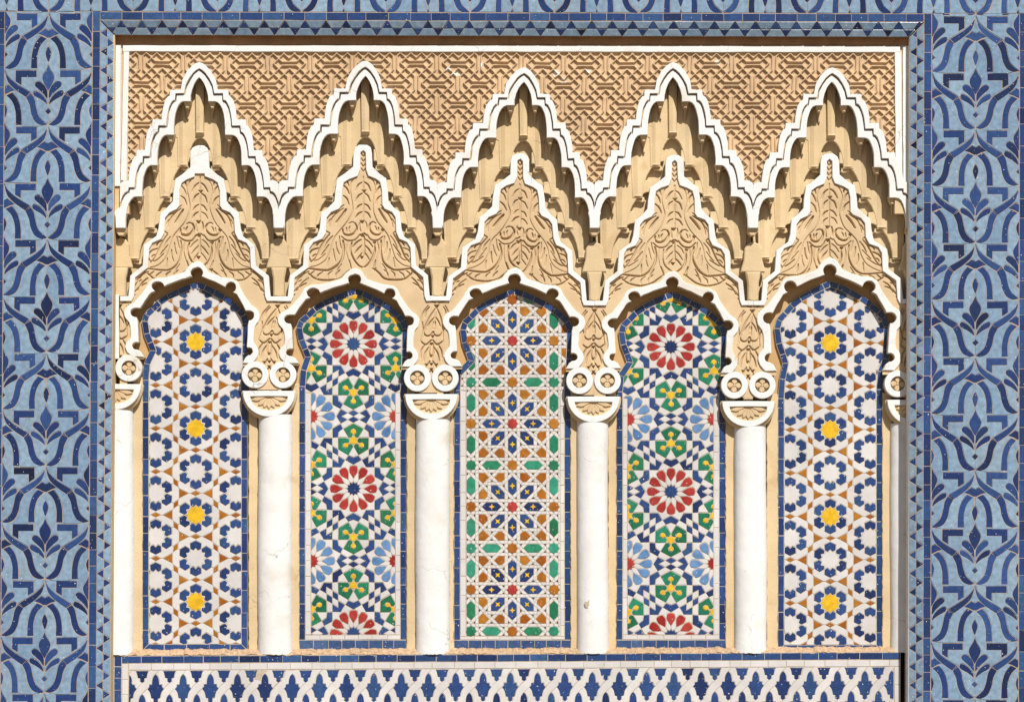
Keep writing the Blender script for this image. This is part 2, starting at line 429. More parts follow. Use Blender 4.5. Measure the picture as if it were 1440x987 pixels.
def tiles(parent, pl, shapes, joints, clip, default, z, thick=1.4, gap=.42, bev=.3, limit=300, jit=1.0, hide=()):
    """shapes: (polygon, part name, material key, raise px); everything else inside clip becomes default"""
    segs = edges(clip)
    for sh in shapes: segs += edges(sh[0])
    segs += snap(joints, shapes)
    bb = [(min(q[0] for q in s[0]), max(q[0] for q in s[0]), min(q[1] for q in s[0]), max(q[1] for q in s[0]), abs(area2(s[0])), s) for s in shapes]
    bb.sort(key=lambda t: t[4])
    cx0, cx1 = min(q[0] for q in clip), max(q[0] for q in clip); cy0, cy1 = min(q[1] for q in clip), max(q[1] for q in clip)
    groups = {}
    fl = arrange(segs)
    if DEBUG and len(fl) > 5:
        print('CLIP', parent['label'][:50], area2(clip), sum(area2(f) for f in fl if pip(clip, *rep_point(f))), len(fl)); [print('  big', round(area2(f)), len(f), [round(v) for v in f[0]]) for f in sorted(fl, key=lambda f: -len(f))[:7]]
    for f in fl:
        x, y = rep_point(f)
        if not (cx0 <= x <= cx1 and cy0 <= y <= cy1) or not pip(clip, x, y): continue
        kind = default; r = 0
        for b in bb:
            if b[0] <= x <= b[1] and b[2] <= y <= b[3] and pip(b[5][0], x, y): kind = (b[5][1], b[5][2]); r = b[5][3]; break
        if kind is None or kind[0] in hide: continue
        groups.setdefault(kind, []).append((f, r))
    n = 0
    cnt = {}
    for kind, fs in sorted(groups.items()):
        fs.sort(key=lambda t: -area2(t[0]))
        mat = M[kind[1]]; V, F = [], []; used = cnt.get(kind[0], 0)
        ref = None
        for i, (f, r) in enumerate(fs):
            f = tidy(f, gap + bev * 1.1)
            if f is None: continue
            xc = sum(q[0] for q in f) / len(f); yc = sum(q[1] for q in f) / len(f)
            g = inset(f, gap)
            if area2(g) < .5 or area2(g) > area2(f): continue
            if used < limit:
                key = (kind, round(pl.k, 4), type(pl).__name__, getattr(pl, 'axis', ''), r) + tuple((round(a - xc, 1), round(b - yc, 1)) for a, b in g)
                me = _mc.get(key)
                if me is None:
                    loc = [pl.local(a, b, xc, yc) for a, b in g]; loc.reverse()
                    v, fc = [], []; prism_data(loc, -thick - r, 0, bev, v, fc)
                    me = bpy.data.meshes.new(kind[0]); me.from_pydata(v, [], fc); me.materials.append(mat); me.update(); _mc[key] = me
                tl = min(.017, .09 / max(4, math.sqrt(area2(f)))); J = Matrix.Rotation(random.gauss(0, tl) * jit, 3, 'X') @ Matrix.Rotation(random.gauss(0, tl) * jit, 3, 'Y') @ Matrix.Rotation(random.gauss(0, .006) * jit, 3, 'Z')
                link(kind[0], me, parent, pl.world(xc + random.gauss(0, .1) * jit, yc + random.gauss(0, .1) * jit, z + r + random.gauss(0, .12)), pl.R @ J)
                used += 1
            else:
                if ref is None: ref = (xc, yc)
                loc = [pl.local(a, b, *ref) for a, b in g]; loc.reverse()
                dz = random.gauss(0, .12)
                prism_data(loc, -thick - r + dz, r + dz, 0, V, F)
            n += 1
        cnt[kind[0]] = used
        if V:
            me = bpy.data.meshes.new('small_' + kind[0]); me.from_pydata(V, [], F); me.materials.append(mat); me.update()
            o = link('small_' + kind[0], me, parent, pl.world(*ref, z), pl.R); o['kind'] = 'stuff'
    return n

# ================================================================= SETTING
def plain_box(name, x0, x1, v0, v1, zb, zf, mat, kind=True):
    pl = Plane(0)
    p = [(x0, v0), (x1, v0), (x1, v1), (x0, v1)]
    o = prism(name, p, pl, zb, zf, mat, None, bev=0)
    if kind: o['kind'] = 'structure'
    return o
VB = 493.5 + H0 / S     # picture row of the ground
gm = bpy.data.meshes.new('ground'); gm.from_pydata([(-150, -150, 0), (150, -150, 0), (150, 1, 0), (-150, 1, 0)], [], [(0, 1, 2, 3)])
gm.materials.append(M['ground']); g = bpy.data.objects.new('ground', gm); COL.objects.link(g); g['kind'] = 'structure'
plain_box('wall', -5000, 1266.5, -1400, VB - 1, -260, -66.5, M['wall'])
plain_box('wall', 1302, 6440, -1400, VB - 1, -260, -66.5, M['wall'])
plain_box('wall', 1266.5, 1302, -1400, 921, -260, -66.5, M['wall'])
plain_box('wall', 1266.5, 1302, 921, VB - 1, -260, -180, M['wall'])
plain_box('wall', -5000, -16, -1400, VB - 1, -59, -5, M['wall'])
plain_box('wall', 1456, 6440, -1400, VB - 1, -59, -5, M['wall'])
plain_box('wall', -14, 1454, -1400, -80, -59, -5, M['wall'])
plain_box('wall', -14, 1454, 1062, VB - 1, -59, -5, M['wall'])

# ================================================================= TILED BORDER
def border_unit():
    """one ogee cell, junction at (0,0), y down, width 120 height 160; returns shapes and joints"""
    sh, jo = [], []
    def add(p, name='dark_tile', mat='navy', both=True):
        sh.append((p, name, mat, 0))
        if both: sh.append((mir(p), name, mat, 0))
    def jt(a, b, both=True):
        jo.append((a, b))
        if both: jo.append(((-a[0], a[1]), (-b[0], b[1])))
    up1 = smooth([(.3, 1.5), (2.8, 7), (6.5, 12.5), (17, 22), (35.5, 33.5)], 3); lo1 = smooth([(29.3, 40.6), (17, 32), (6, 21.5), (2, 12), (.3, 1.5)], 3)
    add(clean(up1 + lo1))
    up2 = smooth([(35.5, 33.5), (41.5, 43), (44.2, 56), (48.5, 68.5), (59.7, 78.8)], 3); lo2 = smooth([(59.7, 79.8), (51.5, 80.3), (42.5, 75.5), (36.8, 64), (34.4, 51.5), (29.3, 40.6)], 3)
    add(clean(up2 + lo2))
    add([(0, 26), (5, 23.4), (15, 31), (8, 33.2), (0, 37.5), (-8, 33.2), (-15, 31), (-5, 23.4)], both=False)
    jt((15, 31), (11.2, 33.5)); 
    a = smooth([(10.5, 33.6), (18.5, 44), (23, 60), (24, 80)], 4); b = smooth([(15, 80), (15, 62), (10.5, 47), (2, 37.6)], 4)
    add(a + b)
    jt((2, 37.6), (0, 36)); jt((9, 32.9), (10.5, 33.6))
    add([(16, 82.3), (45, 82.3), (45, 98), (36.5, 103.6), (36.5, 92), (16, 92)])
    jt((16, 82.3), (15, 79.5)); jt((24, 79.5), (24, 83))
    jt((44.5, 82.3), (60.5, 79.3))
    add(smooth([(0, 49), (3.6, 56), (4, 60), (2.8, 65), (0, 71.5), (-2.8, 65), (-4, 60), (-3.6, 56)], 2, True), both=False)
    jt((0, 35), (0, 51), False); jt((0, 70), (0, 76), False)
    add(clean([(0, 74)] + smooth([(0, 74), (3.2, 82), (7, 88), (8.4, 93), (7, 99), (3.5, 106), (0, 112)], 2)[1:] + smooth([(0, 112), (-3.5, 106), (-7, 99), (-8.4, 93), (-7, 88), (-3.2, 82), (0, 74)], 2)[1:-1]), both=False)
    add(smooth([(1, 111.5), (3.8, 105.7), (9, 99.8), (14.3, 97.9), (18, 100.4), (18, 104.7), (13, 109.3), (5.7, 116.4), (1, 122.8)], 2, True))
    add(smooth([(1.2, 131), (2.4, 124.5), (8, 116.8), (14, 112.5), (19, 111.2), (21.2, 114), (19.5, 118.5), (11, 123.2), (4.7, 128)], 2, True))
    add([(0, 136), (4.4, 140.5), (0, 145.2), (-4.4, 140.5)], both=False)
    jt((0, 110), (0, 138), False); jt((0, 144), (0, 161.2), False)
    jt((1.6, 112), (0, 112)); jt((1.6, 128), (0, 128)); jt((0.8, 118), (0, 118))
    jt((20, 114), (31.5, 120.6))
    jt((60.2, 79), (60.2, 82)); jt((0, -1), (0, 3), False)
    jt((36.5, 103), (38, 101.5)); jt((0.2, 1), (0.2, 6), False)
    return sh, jo
BSH, BJO = border_unit()
def lattice_border(parent, pl, xfun, yfun, clip, extra_shapes, extra_joints, irange, jrange):
    shapes, joints = list(extra_shapes), list(extra_joints)
    x0, x1 = min(c[0] for c in clip) - 2, max(c[0] for c in clip) + 2; y0, y1 = min(c[1] for c in clip) - 2, max(c[1] for c in clip) + 2
    for i in irange:
        for j in jrange:
            if (i + j) % 2: continue
            T = lambda p: [(xfun(60 * i + x, 80 * j + y), yfun(60 * i + x, 80 * j + y)) for x, y in p]
            for p, n, m, r in BSH:
                q = T(p)
                if max(a[0] for a in q) > x0 and min(a[0] for a in q) < x1 and max(a[1] for a in q) > y0 and min(a[1] for a in q) < y1: shapes.append((q, n, m, r))
            for a, b in BJO:
                q = T([a, b])
                if max(c[0] for c in q) > x0 and min(c[0] for c in q) < x1 and max(c[1] for c in q) > y0 and min(c[1] for c in q) < y1: joints.append((q[0], q[1]))
    return tiles(parent, pl, shapes, joints, clip, ('light_tile', 'pale'), 0, gap=.33)
def strip_shapes(x0, x1, y0, y1, step, along, name='edge_tile', mat='strip'):
    out = []; t = (y0 if along == 'y' else x0); end = (y1 if along == 'y' else x1)
    while t < end - 2:
        n = min(end, t + step * random.uniform(.8, 1.15))
        if end - n < step * .4: n = end
        out.append(([(x0, t), (x1, t), (x1, n), (x0, n)] if along == 'y' else [(t, y0), (n, y0), (n, y1), (t, y1)], name, mat, 0)); t = n
    return out
P0 = Plane(0)
def skewx(p, f): return [(f(x, y), y) for x, y in p]

def side_border(label, side):
    left = side == 'L'
    xc = (lambda y: 68.5 - 6.3 * (y - 17) / 955) if left else (lambda y: 1372.2 - 1.6 * (y - 20) / 960)
    y0, ybot = (16.5, 1060) if left else (19.5, 1060)
    per = 159.4 if left else 160.0
    jy = 17.0 if left else 21.5
    t = thing('tiled_border', label, 'tile border', P0.world(xc(900), 1060, 0), 'ogee tile borders round the arcade')
    sx = 123 / 120.0
    yf = lambda x, y: jy + y * per / 160.0
    xf = lambda x, y: xc(yf(x, y)) + x * sx
    hw = 61.5
    clip = [(xc(y0) - hw, y0), (xc(y0) + hw, y0), (xc(ybot) + hw, ybot), (xc(ybot) - hw, ybot)]
    lattice_border(t, P0, xf, yf, clip, [], [], range(-1, 2), range(-2, 14))
    sk = lambda x, y: xc(y) + x
    bed = [(sk(-72.9, y0), y0), (sk(72.9, y0), y0), (sk(72.9, ybot), ybot), (sk(-72.9, ybot), ybot)]
    prism('mortar_bed', bed, P0, -8, -.55, M['grout_tan'], t, bev=0)
    for a, b in ((-72.5, -62), (62, 72.5)):
        for (p, n, m, r) in strip_shapes(a, b, y0, ybot, 27, 'y'):
            q = [(sk(x, y), y) for x, y in p]; tiles(t, P0, [(q, n, m, 0)], [], q, None, 0)
    # sloping inner strip with two rows of triangles
    inner = (72.5, 92.0) if left else (-92.0, -72.5)
    x_in, x_out = (inner[0], inner[1]) if left else (inner[1], inner[0])
    ang = math.atan2(xc(1000) - xc(20), 980)
    ptl = Tilted(xc(540) + x_in, side, 9.0, 19.5)
    per3 = 26.2; xm = (inner[0] + inner[1]) / 2; sh, jo = [], []
    ytop = 50 if left else 52
    k = 0; y = 29 + (0 if left else 3)
    c2 = [(inner[0], y), (inner[1], y + (19.5 if left else 0)), (inner[1], ybot), (inner[0], ybot)] if left else [(inner[0], y + 19.5), (inner[1], y), (inner[1], ybot), (inner[0], ybot)]
    for k in range(-1, 42):
        ya = 20 + k * per3
        io = -.4 if left else -.4; sh.append(([(inner[0] + io, ya), (xm, ya + per3 / 4), (xm, ya - per3 / 4)], 'triangle_tile', 'navy', 0))
        sh.append(([(inner[1] + .4, ya + per3 / 2), (xm, ya + per3 / 4), (xm, ya + per3 * .75)], 'triangle_tile', 'navy', 0))
    f = lambda p: [(xc(540) + x + (xc(y_) - xc(540)), y_) for x, y_ in p]
    sh = [(f(p), n, m, r) for p, n, m, r in sh]; jo = [tuple(f(j)) for j in jo]; c2 = f(c2)
    # keep the slope measured from the leaning edge: use the middle line
    tiles(t, ptl, sh, jo, c2, ('trapezoid_tile', 'pale'), 0, gap=.5)
    prism('mortar_bed', c2, ptl, -6, -.55, M['grout_tan'], t, bev=0)
    # reveal behind the strip
    xr = inner[1] if left else inner[0]
    d = 1.2 if left else -1.2
    q = [(sk(xr - d * 4, y + 19), y + 19), (sk(xr, y + 19), y + 19), (sk(xr, ybot), ybot), (sk(xr - d * 4, ybot), ybot)]
    prism('reveal', q, P0, -60, -9.6, M['white'] if not left else M['tan'], t, bev=0)
    return t
side_border('blue ogee tile border running down the left edge of the arcade', 'L')
side_border('blue ogee tile border running down the right edge of the arcade', 'R')

def top_border():
    t = thing('tiled_border', 'blue ogee tile border running across above the carved lattice', 'tile border', P0.world(720, 60, 0), 'ogee tile borders round the arcade')
    sl = lambda x: 2.8 * (x - 160) / 1120.0
    per = (1372.2 - 68.5) / 11.0
    yf0 = lambda x, y: 16.5 + y
    xf = lambda x, y: 68.5 + x * per / 120.0
    yf = lambda x, y: 16.8 + y + sl(68.5 + x * per / 120.0)
    yb = lambda x: 16.5 + sl(x)
    clip = [(-3, -62), (1443, -62), (1443, yb(1443)), (-3, yb(-3))]
    lattice_border(t, P0, xf, yf, clip, [], [], range(-2, 25), range(-3, 2))
    prism('mortar_bed', [(-5, -64), (1445, -64), (1445, yb(1445)), (-5, yb(-5))], P0, -8, -.55, M['grout_tan'], t, bev=0)
    x0, x1 = 141, 1299
    for (p, n, m, r) in strip_shapes(x0, x1, 17.2, 28.2, 28, 'x'):
        q = [(x, y + sl(x)) for x, y in p]; tiles(t, P0, [(q, n, m, 0)], [], q, None, 0)
    prism('mortar_bed', [(x0, 16.6 + sl(x0)), (x1, 16.6 + sl(x1)), (x1, 28.6 + sl(x1)), (x0, 28.6 + sl(x0))], P0, -8, -.55, M['grout_tan'], t, bev=0)
    ptl = Tilted(28.6 + sl(720), 'T', 9.0, 20)
    jo, sh = [], []; y0, ym, y1 = 28.6, 38.6, 48.6; p3 = 28.8
    c2 = [(x0 + .4, y0), (x1 - .4, y0), (x1 - 20, y1), (x0 + 20, y1)]
    for k in range(3, 48):
        xa = 0.9 * 1 + k * p3 - 4
        sh.append(([(xa, y0 - .4), (xa + p3 / 4, ym), (xa - p3 / 4, ym)], 'triangle_tile', 'navy', 0))
        sh.append(([(xa + p3 / 2, y1 + .4), (xa + p3 / 4, ym), (xa + p3 * .75, ym)], 'triangle_tile', 'navy', 0))
    f = lambda p: [(x, y + sl(x)) for x, y in p]
    ptl.p0 = 28.6; od = ptl.depth; ptl.depth = lambda u, v: od(u, v - sl(u))
    sh = [(f(p), n, m, r) for p, n, m, r in sh]; jo = [tuple(f(j)) for j in jo]
    tiles(t, ptl, sh, jo, f(c2), ('trapezoid_tile', 'pale'), 0, gap=.5)
    ptb = Tilted(28.6 + sl(720), 'T', 9.0, 20)
    prism('mortar_bed', f(c2), ptb, -6, -1.5, M['grout_tan'], t, bev=0)
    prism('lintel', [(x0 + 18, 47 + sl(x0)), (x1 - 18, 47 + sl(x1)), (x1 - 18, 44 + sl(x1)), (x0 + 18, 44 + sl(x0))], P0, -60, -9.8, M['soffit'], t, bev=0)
top_border()

# ================================================================= UPPER CARVED ZONE
ZU = -20.0
PU = Plane(ZU)
PEAK = [(280, 109), (514, 107), (737, 115.5), (946.5, 109), (1170, 115.5)]
JX = [169, 392, 615, 836, 1059, 1282]
NV = 321.5
def arcq(x0, y0, x1, y1, f=.78, n=6):
    ye = y0 + (y1 - y0) * f
    o = [(x0 + (x1 - x0) * math.sin(math.pi / 2 * i / n), y0 + (ye - y0) * (1 - math.cos(math.pi / 2 * i / n))) for i in range(1, n + 1)]
    return o + [(x1, y1)]
def arcs(x0, y0, x1, y1, n=6):
    yv = y0 + .2 * (y1 - y0)
    return [(x0 + .06 * (x1 - x0), yv)] + [(x0 + (x1 - x0) * (.06 + .94 * math.sin(math.pi / 2 * i / (n + .6)) / math.sin(math.pi / 2 * n / (n + .6))), yv + (y1 - yv) * (1 - math.cos(math.pi / 2 * i / (n + .6))) / (1 - math.cos(math.pi / 2 * n / (n + .6)))) for i in range(1, n + 1)]
def steps2(head, seq):
    o = list(head)
    for a, b in seq: o.append(a); o += arcs(*a, *b)
    return o
def steps(head, seq, f=.78):
    o = list(head)
    for a, b in seq: o.append(a); o += arcq(*a, *b, f)
    return o
OPEN = steps([(0, 0), (3.4, 3.6), (6.8, 8.5), (10.4, 17.6), (12.2, 26), (12.5, 34)], [((22.5, 34), (36, 81)), ((46.5, 81), (59.5, 124)), ((68.5, 124), (81, 168)), ((90, 168), (104.5, 213))]) 
GRV = steps2([(0, -11.5), (4, -9), (8.5, -5), (14, 3), (18.5, 12), (21, 23.5)], [((33, 23.5), (46, 69)), ((57.5, 69), (69.5, 112)), ((79, 112), (91, 156)), ((99.5, 156), (112, 184))])
OUT = steps2([(0, -20.5), (5, -19.3), (10, -15.5), (17, -8), (23.5, 4), (26, 18)], [((40.8, 18), (53, 60)), ((66, 60), (77, 103)), ((88.5, 103), (100, 146)), ((107.5, 146), (112, 152))])
def fit(path, i, dy=0, dx=0):
    """both halves of a niche path, left to right"""
    px, py = PEAK[i]; l = (px - JX[i]) / 112.0; r = (JX[i + 1] - px) / 112.0; sy = (NV - py) / 213.0
    if dx: path = [(max(0, x + dx) if 0 < x < 111.9 else x, y) for x, y in path]
    L = [(px - x * l, py + (y + dy) * sy) for x, y in reversed(path[1:])]
    return L + [(px + x * r, py + (y + dy) * sy) for x, y in path]

def lattice_panel():
    t = thing('lattice_panel', 'ochre stucco panel of pierced geometric lattice above the five pointed niches', 'stucco panel', PU.world(720, 262, -22))
    g = 7.42; step = .66
    xs = np.arange(178, 1263, step); ys = np.arange(70.5, 300, step)
    X, Y = np.meshgrid(xs, ys)
    sl = 1.5 * (X - 160) / 1120
    U = (X + 1.0 * np.sin(Y * .021 + X * .004) - 317.3 + 0.0 * Y) / g; V = (Y - sl + .8 * np.sin(X * .013) - 88.3) / 7.15
    um = np.mod(U, 8.0); vm = np.mod(V, 8.0)
    segs = []
    cen = []
    for a in range(-4, 13, 4):
        for b in range(-4, 13, 4): cen.append((a, b, ((a + b) // 4) % 2 == 0))
    def nearest(x, y): return min(cen, key=lambda c: abs(c[0] - x) + abs(c[1] - y))
    for a in range(-3, 12):
        for b in range(-3, 12):
            if (a + b) % 2 == 0: continue
            for d in ((1, 1), (1, -1)):
                p, q = (a, b), (a + d[0], b + d[1]); ok = True
                for c in cen:
                    P = (p[0] - c[0], p[1] - c[1]); Q = (q[0] - c[0], q[1] - c[1])
                    if abs(P[0]) + abs(P[1]) == 1 and abs(Q[0]) + abs(Q[1]) == 1: ok = False
                    key = (0, 1) if c[2] else (1, 0)
                    for A, B, w in ((P, Q, 0), (Q, P, 1)):
                        if abs(A[0]) == key[0] and abs(A[1]) == key[1] and abs(B[0]) + abs(B[1]) == 3:
                            n = (A[0] + .36 * (B[0] - A[0]), A[1] + .36 * (B[1] - A[1]))
                            n = (n[0] + c[0], n[1] + c[1])
                            if w == 0: p = n
                            else: q = n
                if ok: segs.append((p, q))
    for c in cen:
        for s_ in (-.36, .36):
            if c[2]: segs.append(((c[0] + s_, c[1] - 1.36), (c[0] + s_, c[1] + 1.36)))
            else: segs.append(((c[0] - 1.36, c[1] + s_), (c[0] + 1.36, c[1] + s_)))
    dist = np.full(X.shape, 9.0)
    for (x0, y0), (x1, y1) in segs:
        if max(x0, x1) < -.8 or min(x0, x1) > 8.8 or max(y0, y1) < -.8 or min(y0, y1) > 8.8: continue
        dx, dy = x1 - x0, y1 - y0; L = dx * dx + dy * dy
        tt = np.clip(((um - x0) * dx + (vm - y0) * dy) / L, 0, 1)
        dist = np.minimum(dist, np.hypot(um - x0 - tt * dx, vm - y0 - tt * dy))
    d = dist * g
    lf = (np.sin(X * .05) * np.cos(Y * .07) + np.sin(X * .021 + 2) * np.sin(Y * .033)) * .25
    edge = np.clip((d - .75 - lf * .3) / .45, 0, 1); edge = edge * edge * (3 - 2 * edge)
    Z = -22.4 + lf * .5 - edge * 3.9 - np.clip(d - 2, 0, 4) * .15 + RNG.normal(0, .06, X.shape)
    Z -= np.clip(.5 - d, 0, 1) * .5
    poly = [(180.0, 72), (1261.0, 72.5)]
    low = []
    for i in range(5): low += fit(OUT, i, 1.5)
    low = [(max(180.0, min(1261.0, x)), y + 2) for x, y in low]
    poly += list(reversed(low))
    cx = (X[:-1, :-1] + X[1:, 1:]) / 2; cy = (Y[:-1, :-1] + Y[1:, 1:]) / 2
    heightfield('carved_lattice', X, Y, Z, np_pip(poly, cx, cy), PU, M['stucco'], t, -22)
    wob = lambda a: a + random.uniform(-.35, .35)
    def hband(name, xa, xb, ya, yb, zf, mat):
        n = 40; top = [(xa + (xb - xa) * i / n, wob(ya + 1.2 * i / n)) for i in range(n + 1)]; bot = [(xa + (xb - xa) * i / n, wob(yb + 1.2 * i / n)) for i in range(n + 1)]
        prism(name, top + bot[::-1], PU, -60, zf, mat, t, bev=.5)
    def vband(name, xa, xb, ya, yb, zf, mat, lean=-2.0):
        n = 14; L = [(wob(xa + lean * i / n), ya + (yb - ya) * i / n) for i in range(n + 1)]; R_ = [(wob(xb + lean * i / n), ya + (yb - ya) * i / n) for i in range(n + 1)]
        prism(name, L + R_[::-1], PU, -60, zf, mat, t, bev=.5)
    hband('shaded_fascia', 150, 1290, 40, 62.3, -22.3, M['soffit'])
    hband('white_band', 172.5, 1266, 64.0, 72.6, -21, M['white'])
    vband('white_band', 173.5, 181.5, 72.8, 254, -21.3, M['white'], -4)
    vband('white_band', 160, 169.8, 63, 262, -21.5, M['white'], -1)
    vband('white_band', 1258.5, 1267.5, 73.6, 262, -21.3, M['white'], 1.5)
    vband('white_band', 1269.5, 1290, 64, 272, -21.8, M['white'], 1)
    prism('groove_back', [(150, 60), (1290, 61), (1290, 300), (1259, 300), (1259, 73), (181, 72), (181, 300), (150, 300)], PU, -60, -25, M['tan'], t, bev=0)
    return t
lattice_panel()
add_paint_spots(M['stucco'], [tuple(PU.world(u, v, -22)) for u, v in ((630, 98), (641, 104), (680, 92), (783, 103), (792, 113), (828, 99), (1009, 88))], .016)

NICHE_POS = ['first pointed honeycomb niche from the left, its plain white leaf tip below', 'second pointed honeycomb niche from the left, leaning right at its peak', 'middle pointed honeycomb niche, lower peaked than its neighbours', 'second pointed honeycomb niche from the right, with a tall peak', 'pointed honeycomb niche at the far right beside the shaded jamb']
def ridge(name, x0, x1, y0, y1, pl, zb, zf, mat, parent, taper=1.0, deep=False):
    """a vertical folded column: three facets, running down to a small foot"""
    w_ = x1 - x0
    if deep: xs = [x0, x0 + .1 * w_, x0 + .5 * w_, x1 - .1 * w_, x1]; zs = [zb, zf - 1.2, zf + .4, zf - 1.2, zb]
    else: xs = [x0, x0 + .03 * w_, x0 + .46 * w_, x1 - .03 * w_, x1]; zs = [zb - 1, zb + .25, zf, zb + .25, zb - 1]
    ys = [y0, y1 - 6, y1 - 4, y1]
    V, F = [], []; uc, vc = (x0 + x1) / 2, (y0 + y1) / 2
    for k, y in enumerate(ys):
        for x, z in zip(xs, zs):
            sc = 1 - (1 - taper) * (y - y0) / (y1 - y0)
            if k >= 2 and deep: sc *= 1.06
            xx = uc + (x - uc) * sc; zz = z + ((1.1 if deep else .5) if k >= 2 and z > zb else 0) - (5.5 if k == 3 and z > zb else 0)
            V.append((*pl.local(xx, y, uc, vc), (zz - zf) * S))
    n = len(xs)
    for k in range(len(ys) - 1):
        for i in range(n - 1): F.append((k * n + i, (k + 1) * n + i, (k + 1) * n + i + 1, k * n + i + 1))
    F.append(tuple(range(n))); F.append(tuple((len(ys) - 1) * n + i for i in reversed(range(n))))
    me = bpy.data.meshes.new(name); me.from_pydata(V, [], F); me.materials.append(mat); fix_normals(me)
    W = pl.world(uc, vc, zf); o = link(name, me, parent, W, pl.R); register(o, W); return o

ZP = -48.0
PP = Plane(-34)
def niche(i):
    px, py = PEAK[i]; l = (px - JX[i]) / 112.0; r = (JX[i + 1] - px) / 112.0; sy = (NV - py) / 213.0
    t = thing('muqarnas_niche', NICHE_POS[i], 'niche', PU.world(px, NV, ZP), 'pointed muqarnas niches under the lattice')
    fx = lambda x: px + x * (r if x > 0 else l); fy = lambda y: py + y * sy
    T = lambda p: [(fx(x), fy(y)) for x, y in p]
    wv = lambda path, a=.25: [(x + random.uniform(-a, a), y + random.uniform(-a, a)) for x, y in path]
    o_, g1, op = fit(OUT, i), fit(GRV, i), fit(OPEN, i)
    def band(name, a, b, zb, zf, mat, bev):
        ring(name, wv(a), wv(b), PU, zb, zf, mat, t, bev=bev, closed=False)
    band('outer_moulding', o_, fit(GRV, i, -.6, .4), -30, -17.6, M['white'], .7)
    band('inner_moulding', fit(GRV, i, 1.5, -1.0), op, -30, -21, M['white'], .7)
    ring('moulding_back', fit(OUT, i, 3), [(x, y - 2) for x, y in op], PU, -34, -26.5, M['tan'], t, bev=0, closed=False)
    # back wall of the niche and hanging cells
    prism('niche_back', [(JX[i] - 1, 330), (JX[i] - 1, 250), (px, py - 12), (JX[i + 1] + 1, 250), (JX[i + 1] + 1, 330), (JX[i + 1] + 1, 428), (px + 92, 424), (px + 30, 370), (px - 30, 370), (px - 92, 424), (JX[i] - 1, 428)], PP, -66, -61, M['tan'], t, bev=0)
    A = lambda x0, y0, x1, y1, n=7: [(x0 + (x1 - x0) * (1 - math.cos(math.pi / 2 * k / n)), y0 + (y1 - y0) * math.sin(math.pi / 2 * k / n)) for k in range(n + 1)]
    p2 = [(-40, 12), (40, 12), (38, 82), (33, 84), (32, 125), (17.5, 125)] + A(17.5, 125, 0, 84)[1:] + [(-x, y) for x, y in A(17.5, 125, 0, 84)[::-1]][1:] + [(-32, 125), (-33, 84), (-38, 82)]
    prism('cell', T(p2), PP, -61, ZP, M['tan'], t, bev=1.0)
    tiers = [((60, 62), (33, 60), (59.5, 126), (57.5, 169), (43, 169), (12, 117), -49), ((82, 106), (56, 104), (81.5, 170), (79.5, 213), (65, 213), (31, 160), -50), ((107, 150), (78, 148), (104, 214), (102.5, 257), (87, 257), (53, 204), -51)]
    for (a, b, c, d, e, f, z) in tiers:
        for s_ in (1, -1):
            q = [(b[0] - 1, b[1]), a, c, d, e] + A(*e, *f)[1:] + [(f[0], f[1] - 16), (b[0] - 1, f[1] - 18)]
            prism('cell', T([(s_ * x, y) for x, y in q]), PP, -61, z, M['tan'], t, bev=1.0)
    ridge('pendant', fx(-7.6), fx(7.6), fy(3), fy(81), PP, ZP - 1, ZP + 7, M['tan'], t, .8, True)
    for (x0, x1, y0, y1, z) in ((18, 30, 40, 126, ZP), (43, 56, 88, 170, -49), (65, 78.5, 132, 214, -50), (87, 101, 176, 258, -51)):
        for s_ in (1, -1):
            a, b = sorted((fx(s_ * x0), fx(s_ * x1))); ridge('cell_column', a, b, fy(y0), fy(y1), PP, z + .1, z + 2.2, M['tan'], t, .98)
            prism('foot', T([(s_ * (x0 - 2.5), y1 - 3), (s_ * x1, y1 - 3), (s_ * (x1 - 3.5), y1 + 3), (s_ * (x0 - .5), y1 + 5), (s_ * (x0 - 4), y1 + 3)]), PP, -61, z - 3.5, M['tan'], t, bev=1.2)
    for (x0, x1, y) in ((12.5, 22.5, 34), (36, 46.5, 81), (59.5, 68.5, 124), (81, 90, 168)):
        for s_ in (1, -1):
            m = (x0 + x1) / 2 + 1
            q = [(x1 + 11, y - 6)] + smooth([(x1 + 11, y + 1.2), (x1 + 6, y + 3.2), (x1 + 1, y + 7.5), (m + 1.5, y + 14), (m, y + 24)], 3) + [(m - 2.5, y + 24), (m - 2.5, y - 6)]
            prism('rib', T([(s_ * x, v) for x, v in q]), PP, -60, -43, M['tan'], t, bev=1.2)
            prism('bracket', T([(s_ * (x0 - .5), y - 3), (s_ * (x1 + .5), y - 3), (s_ * (x1 - .5), y + 3), (s_ * (m + 1), y + 9), (s_ * (m - 2.5), y + 9), (s_ * (x0 + .5), y + 3)]), PU, -47, -27.5, M['tan'], t, bev=1.2)
    return t
for i in range(5): niche(i)

